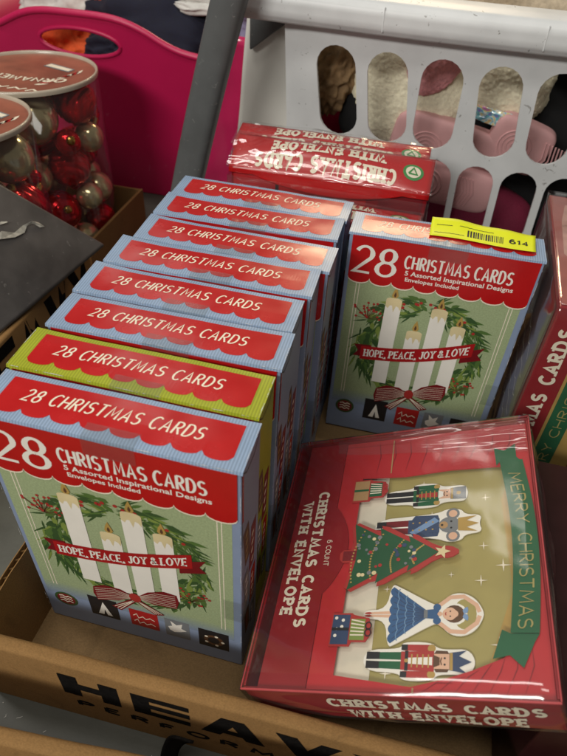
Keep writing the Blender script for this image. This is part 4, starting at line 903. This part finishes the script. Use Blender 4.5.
FN = mat('fabric_navy', (24, 26, 44), .9, var=.2, scale=300, bump=.4, bscale=900); FO = mat('fabric_orange', (226, 92, 40), .85, var=.1, scale=300, bump=.4, bscale=900)
FW = mat('fabric_white', (214, 212, 206), .9, var=.06, scale=200, bump=.4, bscale=900); FB = mat('fabric_blue', (74, 82, 122), .9, var=.1, bump=.4, bscale=900); FG = mat('fabric_grey', (150, 146, 140), .9, var=.1, bump=.4, bscale=900)
cloth('crumpled_garment', 'navy crumpled garment heaped in the pink tub', (-.17, .74, .165), (.14, .09, .075), FN, 1)
cloth('crumpled_garment', 'bright orange garment showing through the tub handle', (-.325, .66, .172), (.05, .045, .036), FO, 2)
cloth('crumpled_garment', 'navy garment showing through the tub handle beside the orange one', (-.235, .665, .172), (.05, .045, .032), FN, 5)
cloth('crumpled_garment', 'white garment lying across the navy heap', (-.13, .70, .236), (.08, .03, .014), FW, 3, amp=.5)
cloth('crumpled_garment', 'pale grey garment behind the tub handle', (-.33, .8, .2), (.12, .06, .055), FW, 8)
cloth('crumpled_garment', 'lilac garment draped beside the metal post', (-.06, .70, .232), (.04, .03, .03), mat('fabric_lilac', (150, 146, 178), .9, var=.1, bump=.4, bscale=900), 15, amp=.5)
cloth('crumpled_garment', 'dusty blue garment at the back of the tub', (-.03, .84, .2), (.12, .08, .07), FB, 9)
cloth('crumpled_garment', 'orange garment heaped on top behind the tub handle', (-.27, .76, .222), (.05, .035, .024), FO, 12)

# ------------------------------------------------------------------ grey metal post, rail, white paper
METAL = mat('grey_painted_metal', (88, 90, 90), 0.42, specks=((150, 150, 146), 140, .68, .5), var=.1, scale=40, bump=.08, bscale=200)
mp = thing('metal_post', 'leaning grey metal post between the pink tub and the card boxes', 'post', (-0.088, 0.405, FL))
bm = bmesh.new(); bmesh.ops.create_circle(bm, cap_ends=True, segments=24, radius=1)
for v in bm.verts: v.co = Vector((.0158 * math.copysign(abs(v.co.x) ** .6, v.co.x), .012 * math.copysign(abs(v.co.y) ** .6, v.co.y), .001))
for k in range(16):
    q = bmesh.ops.extrude_face_region(bm, geom=[max(bm.faces, key=lambda f: f.calc_center_median().z + f.normal.z * 0 if len(f.verts) > 4 else -1)])
    bmesh.ops.translate(bm, verts=[v for v in q['geom'] if isinstance(v, bmesh.types.BMVert)], vec=(0, 0, .025))
bmesh.ops.recalc_face_normals(bm, faces=bm.faces)
po = bm_obj('bar', bm, METAL, mp, True)
for v in po.data.vertices: zz = v.co.z; v.co.x += .272 * zz + .14 * (zz - .22) ** 2; v.co.y += .03 * zz
mod(po, 'EDGE_SPLIT', split_angle=R(40))
rl = thing('metal_rail', 'grey sloping metal rail behind the post and beside the basket', 'rail', (-0.02, 0.47, FL))
bm = bmesh.new(); add_box(bm, .012, .075, .02, .028, .240, .285, .002); ro = bm_obj('bar', bm, METAL, rl, True)
for v in ro.data.vertices: v.co.z += .75 * v.co.x + .0; v.co.y += .1 * v.co.x
bm = bmesh.new(); add_box(bm, .060, .072, .029, .045, .001, .31, .002); bm_obj('upright', bm, METAL, rl, True)
PAPER = mat('white_paper', (226, 224, 216), .6, var=.04, scale=20)
wp = thing('paper_bag', 'white paper bag standing between the metal post and the basket', 'bag', (0.0, 0.5, FL))
def bagm(u, v): x = -.02 + .058 * u + .028 * (v - .7) * (1 - u); return (x, .012 * math.sin(2.2 * u) - .02 * v * u + .004 * noise.noise(Vector((u * 3, v * 4, 1))), .001 + .29 * v)
sheet('front_panel', bagm, 12, 20, PAPER, wp, thick=.0006); sheet('back_panel', lambda u, v: tuple(Vector(bagm(u, v)) + Vector((0, .045 * (1 - .6 * v), 0))), 8, 10, PAPER, wp, thick=.0006)
gbg = thing('gift_bag', 'glossy pink carrier bag standing behind the metal post', 'bag', (-0.075, 0.555, FL))
GLP = mat('glossy_pink', (196, 40, 92), .2, var=.1, scale=15, coat=.4); GLW = mat('glossy_white', (226, 206, 210), .2, coat=.4)
def gbm(u, v): return Vector((-.03 + .11 * u + .05 * v, .006 * math.sin(5 * u) - .03 * v + .006 * noise.noise(Vector((u * 3, v * 5, 4))), .001 + .25 * v))
sheet('panel', gbm, 20, 24, GLP, gbg, thick=.0005)
sheet('sheen_strip', lambda u, v: gbm(.36 + .10 * u + .12 * v, .35 + .6 * v) + Vector((0, -.0012, 0)), 3, 24, GLW, gbg)  # white strips paint glossy reflections onto the pink panel
sheet('sheen_strip', lambda u, v: gbm(.55 + .16 * u + .08 * v, .2 + .7 * v) + Vector((0, -.0012, 0)), 3, 24, GLW, gbg)

# ------------------------------------------------------------------ laundry basket and what is in it
WPL = mat('white_plastic', (216, 218, 218), 0.4, specks=((96, 88, 78), 130, .68, .6), var=.07, scale=30, bump=.06, bscale=50)
lb = thing('laundry_basket', 'white plastic laundry basket with two rows of oval slots', 'basket', (0.2, 0.62, FL))
def lbm(s, t):   # s along the wall (world x), t height above floor: front wall bowed, left corner rounded
    wx = s - .2; k = t / .29
    y = -.145 - .03 * k + .25 * (wx - .05) ** 2
    if s < .075:
        d = .075 - s; y += .0 + 3.2 * d ** 2 if d < .04 else .00512 + .256 * (d - .04) + 3.0 * (d - .04)
        if d > .04: s = .075 - .04 - (d - .04) * .35
    return (s - .2 - .012 * (1 - k) * -1 + .0, y, t)
def slot(cx0, z0, cx1, z1, hw, n=10):   # rounded slot from bottom to top
    P = [(cx1 + hw * math.cos(a), z1 + hw * math.sin(a)) for a in [math.pi * k / n for k in range(n + 1)]]
    P += [(cx0 + hw * math.cos(a), z0 + hw * math.sin(a)) for a in [math.pi + math.pi * k / n for k in range(n + 1)]]
    return P[::-1]
dzf = -FL
slots = [slot(xb, .197 + dzf, xt, .2425 + dzf, .0190) for xb, xt in ((.0905, .0865), (.1395, .1355), (.1840, .1855), (.2415, .2375), (.2905, .2885), (.34, .34), (.39, .39))]
slots += [slot(xb, .105 + dzf, xb, .1505 + dzf, .0175) for xb in (.103, .148, .192, .2335, .2755, .318, .36)]
slots += [slot(xb, .03 + dzf, xb, .06 + dzf, .0145) for xb in (.12, .17, .22, .27, .32)]
lo_ = plate('wall', [(.0, .002), (.46, .002), (.46, .294), (.0, .294)], slots, lbm, WPL, lb, cutx=[.012 * k for k in range(1, 38)], cuty=[.07, .14, .19, .27], thick=.0028, offset=0)
# rolled rim: inverted channel following the wall
def rimm(u, v):
    s = .0 + .46 * u; k_ = s - .25; p = Vector((s - .2, -.1755 + .25 * k_ ** 2, .290))
    prof = [(.006, .000), (-.012, -.002), (-.0165, .004), (-.0165, .018), (-.012, .0235), (.0, .026), (.018, .0265), (.030, .024), (.034, .012)]
    f = v * (len(prof) - 1); i = min(int(f), len(prof) - 2); g_ = f - i; a = prof[i]; b = prof[i + 1]
    return p + Vector((0, a[0] * (1 - g_) + b[0] * g_, a[1] * (1 - g_) + b[1] * g_))
sheet('rim', rimm, 60, 24, WPL, lb)
for sx_ in (.128, .262): box_mesh('rim_joint', sx_ - .2, sx_ - .199, Vector(lbm(sx_, .29)).y - .0175, Vector(lbm(sx_, .29)).y - .0155, .292, .311, WPL, lb, .0004)
sheet('back_wall', lambda u, v: (-.15 + .42 * u, .2 + .03 * v, .002 + .29 * v), 4, 4, WPL, lb, thick=.003); sheet('basket_floor', lambda u, v: (-.15 + .42 * u, -.13 + .32 * v, .003), 2, 2, WPL, lb)
def blob(name, label, cat, c, ext, m, seed, amp=.06, fr=3, power=2.6, rot=(0, 0, 0), grp=None, sub=5, fuzz=0):
    bm = bmesh.new(); bmesh.ops.create_icosphere(bm, subdivisions=sub, radius=1)
    for v in bm.verts:
        d = v.co.normalized(); k = (abs(d.x) ** power + abs(d.y) ** power + abs(d.z) ** power) ** (-1 / power)
        k *= 1 + amp * noise.noise(d * fr + Vector((seed, 1, 0)))
        v.co = Vector((d.x * ext[0] * k, d.y * ext[1] * k, d.z * ext[2] * k))
        if fuzz: v.co += d * fuzz * (noise.noise(v.co * 420) + .6 * noise.noise(v.co * 900))
    o = bm_obj(name, bm, m, None, True); o.location = c; o.rotation_euler = rot; return tag(o, label, cat, grp)
FZC = mat('cream_fleece', (244, 236, 208), .95, var=.12, scale=350, bump=1.0, bscale=260); FZP = mat('pink_fleece', (224, 152, 156), .95, var=.15, scale=350, bump=1.0, bscale=260); FZT = mat('tan_fur', (150, 122, 88), .95, var=.4, scale=90, bump=1.0, bscale=160)
PRUB = mat('pink_rubber', (214, 164, 164), .6, var=.05); BLK = mat('black_cloth', (18, 18, 20), .9); IRI = mat('iridescent_film', (178, 190, 214), .2, var=.3, scale=70, coat=.6); nt_ = IRI.node_tree; ra = nt_.nodes.new('ShaderNodeValToRGB'); nz = nt_.nodes.new('ShaderNodeTexNoise'); nz.inputs['Scale'].default_value = 90; nz.inputs['Distortion'].default_value = 1.5
for i_, (p_, c_) in enumerate(((.3, (150, 120, 210)), (.42, (110, 200, 210)), (.5, (230, 235, 240)), (.58, (235, 220, 120)), (.68, (220, 140, 200)))):
    e_ = ra.color_ramp.elements[i_] if i_ < 2 else ra.color_ramp.elements.new(p_); e_.position = p_; e_.color = srgb(*c_)
nt_.links.new(nt_.nodes['Texture Coordinate'].outputs['Object'], nz.inputs['Vector']); nt_.links.new(nz.outputs[0], ra.inputs[0]); nt_.links.new(ra.outputs[0], nt_.nodes['Principled BSDF'].inputs['Base Color'])
MRN = mat('maroon_plush', (112, 18, 50), .8, var=.1, bump=.5, bscale=500)
sp_ = blob('fleece_slipper', 'cream fleece slipper with a pink heart patch seen through the basket slots', 'slipper', (.156, .535, .213), (.062, .03, .062), FZC, 1, grp='slippers in the basket', sub=6, fuzz=.0014)
sp2 = blob('fleece_slipper', 'cream fleece slipper lying on the pink patterned soles', 'slipper', (.25, .54, .225), (.045, .03, .040), FZC, 4, rot=(0, .25, 0), grp='slippers in the basket', sub=6, fuzz=.0014)
bm = bmesh.new(); bmesh.ops.create_icosphere(bm, subdivisions=5, radius=1)
for v in bm.verts:
    d = v.co.copy(); ha = abs(d.x); v.co = Vector((d.x * .030 * (.62 + .38 * (d.z + 1) / 2 * 1.2), d.y * .009, d.z * .026 + .016 * math.sqrt(ha + .001) * max(0, d.z + .3))); v.co += d * .0011 * noise.noise(v.co * 420)
hp = bm_obj('heart_patch', bm, FZP, sp_, True); hp.location = (.018, -.030, .024); hp.rotation_euler = (0, R(20), 0)
blob('pink_pad', 'dark pink plush toe behind the basket slots', 'slipper', (.108, .555, .238), (.03, .02, .022), FZP, 6)
blob('furry_toy', 'tan brown furry item behind the basket slot beside the paper bag', 'toy', (.072, .53, .215), (.026, .024, .04), FZT, 3, .25, 6, rot=(0, .3, 0))
blob('black_glove', 'black cloth beside the tan fur in the basket', 'clothing', (.108, .535, .19), (.018, .02, .04), BLK, 5, rot=(0, .35, 0))
blob('white_bowl', 'white rounded plastic shape above the tan fur in the basket', 'bowl', (.085, .56, .272), (.05, .02, .02), WPL, 2, .02)
def sole(loc, rot, ext, label, cx):
    t = thing('rubber_sandal', label, 'sandal', loc, rot, group='pink sandals in the basket')
    bm = bmesh.new(); bmesh.ops.create_icosphere(bm, subdivisions=5, radius=1)
    for v in bm.verts:
        d = v.co.normalized(); pw = 5; k = (abs(d.x) ** pw + abs(d.y) ** pw + abs(d.z) ** pw) ** (-1 / pw); v.co = Vector((d.x * ext[0] * k, d.y * ext[1] * k, d.z * ext[2] * k))
    bm_obj('sole', bm, PRUB, t, True); y = -ext[1] - .0002
    for j in range(4): tube('tread_ring', [(cx + (.004 + .0042 * j) * math.cos(a), y, (.004 + .0042 * j) * math.sin(a)) for a in [2 * math.pi * q / 24 for q in range(25)]], .0009, PRUB, t)
    for j in range(7): tube('tread_bar', [(cx + .026 + .0035 * j, y, -.016), (cx + .031 + .0035 * j, y, 0), (cx + .026 + .0035 * j, y, .016)], .0008, PRUB, t)
sole((.203, .512, .160), (R(10), R(10), 0), (.058, .009, .032), 'pink rubber sole with ring tread in the upper basket slots', -.02)
sole((.275, .508, .176), (R(8), R(16), 0), (.032, .009, .026), 'pink rubber sole leaning beside the iridescent packet', -.004)
sole((.215, .503, .125), (R(5), R(6), 0), (.05, .008, .024), 'pink rubber sole low in the basket behind the lower slots', -.024)
pk = sheet('foil_packet', lambda u, v: (.226 + .046 * u, .505 - .004 * math.sin(math.pi * u) + .003 * noise.noise(Vector((u * 6, v * 6, 2))), .196 + .014 * v - .006 * u), 16, 10, IRI, None, thick=.001); tag(pk, 'small iridescent foil packet tucked above the pink soles', 'packet')
blob('maroon_cushion', 'maroon plush cushion low in the laundry basket', 'cushion', (.2, .53, .06), (.12, .035, .07), MRN, 2, .05)
blob('dark_garment', 'black garment at the bottom of the laundry basket', 'clothing', (.24, .62, .12), (.16, .08, .12), BLK, 7, .1)
blob('knit_blanket', 'beige knit blanket heaped over the basket rim', 'blanket', (.33, .62, .285), (.16, .09, .05), mat('beige_knit', (186, 170, 146), .95, var=.2, scale=200, bump=1.0, bscale=300), 9, .1)

# small black strap in the gap between the trays
sp = sheet('strap_loop', lambda u, v: (.104 + .010 * u + .012 * v ** 2, -.066 + .004 * v + .003 * math.sin(3 * v), FL + .002 + .056 * v - .012 * v ** 3), 4, 16, INK, None, thick=.0016)
tag(sp, 'black strap end standing in the gap between the two trays', 'strap')
LINT = mat('lint', (190, 188, 180), .9)
lt = Layer(lambda u, v, h: (u / 1000, v / 1000, FL + .0004 + h / 1000)); rn = random.Random(8)
for k in range(11):
    x, y = rn.uniform(-40, 110), rn.uniform(-72, -57); a = rn.uniform(0, 6); pts = [(x, y)]
    for q in range(rn.randint(2, 6)): a += rn.uniform(-1.2, 1.2); d_ = rn.uniform(.3, 1.1); pts.append((pts[-1][0] + d_ * math.cos(a), pts[-1][1] + d_ * math.sin(a)))
    lt.strip(pts, rn.uniform(.08, .3), .2 + .01 * k, LINT, taper=.8)
tag(lt.build('floor_lint'), 'pale lint flecks on the grey floor between the trays', 'lint', kind='stuff')
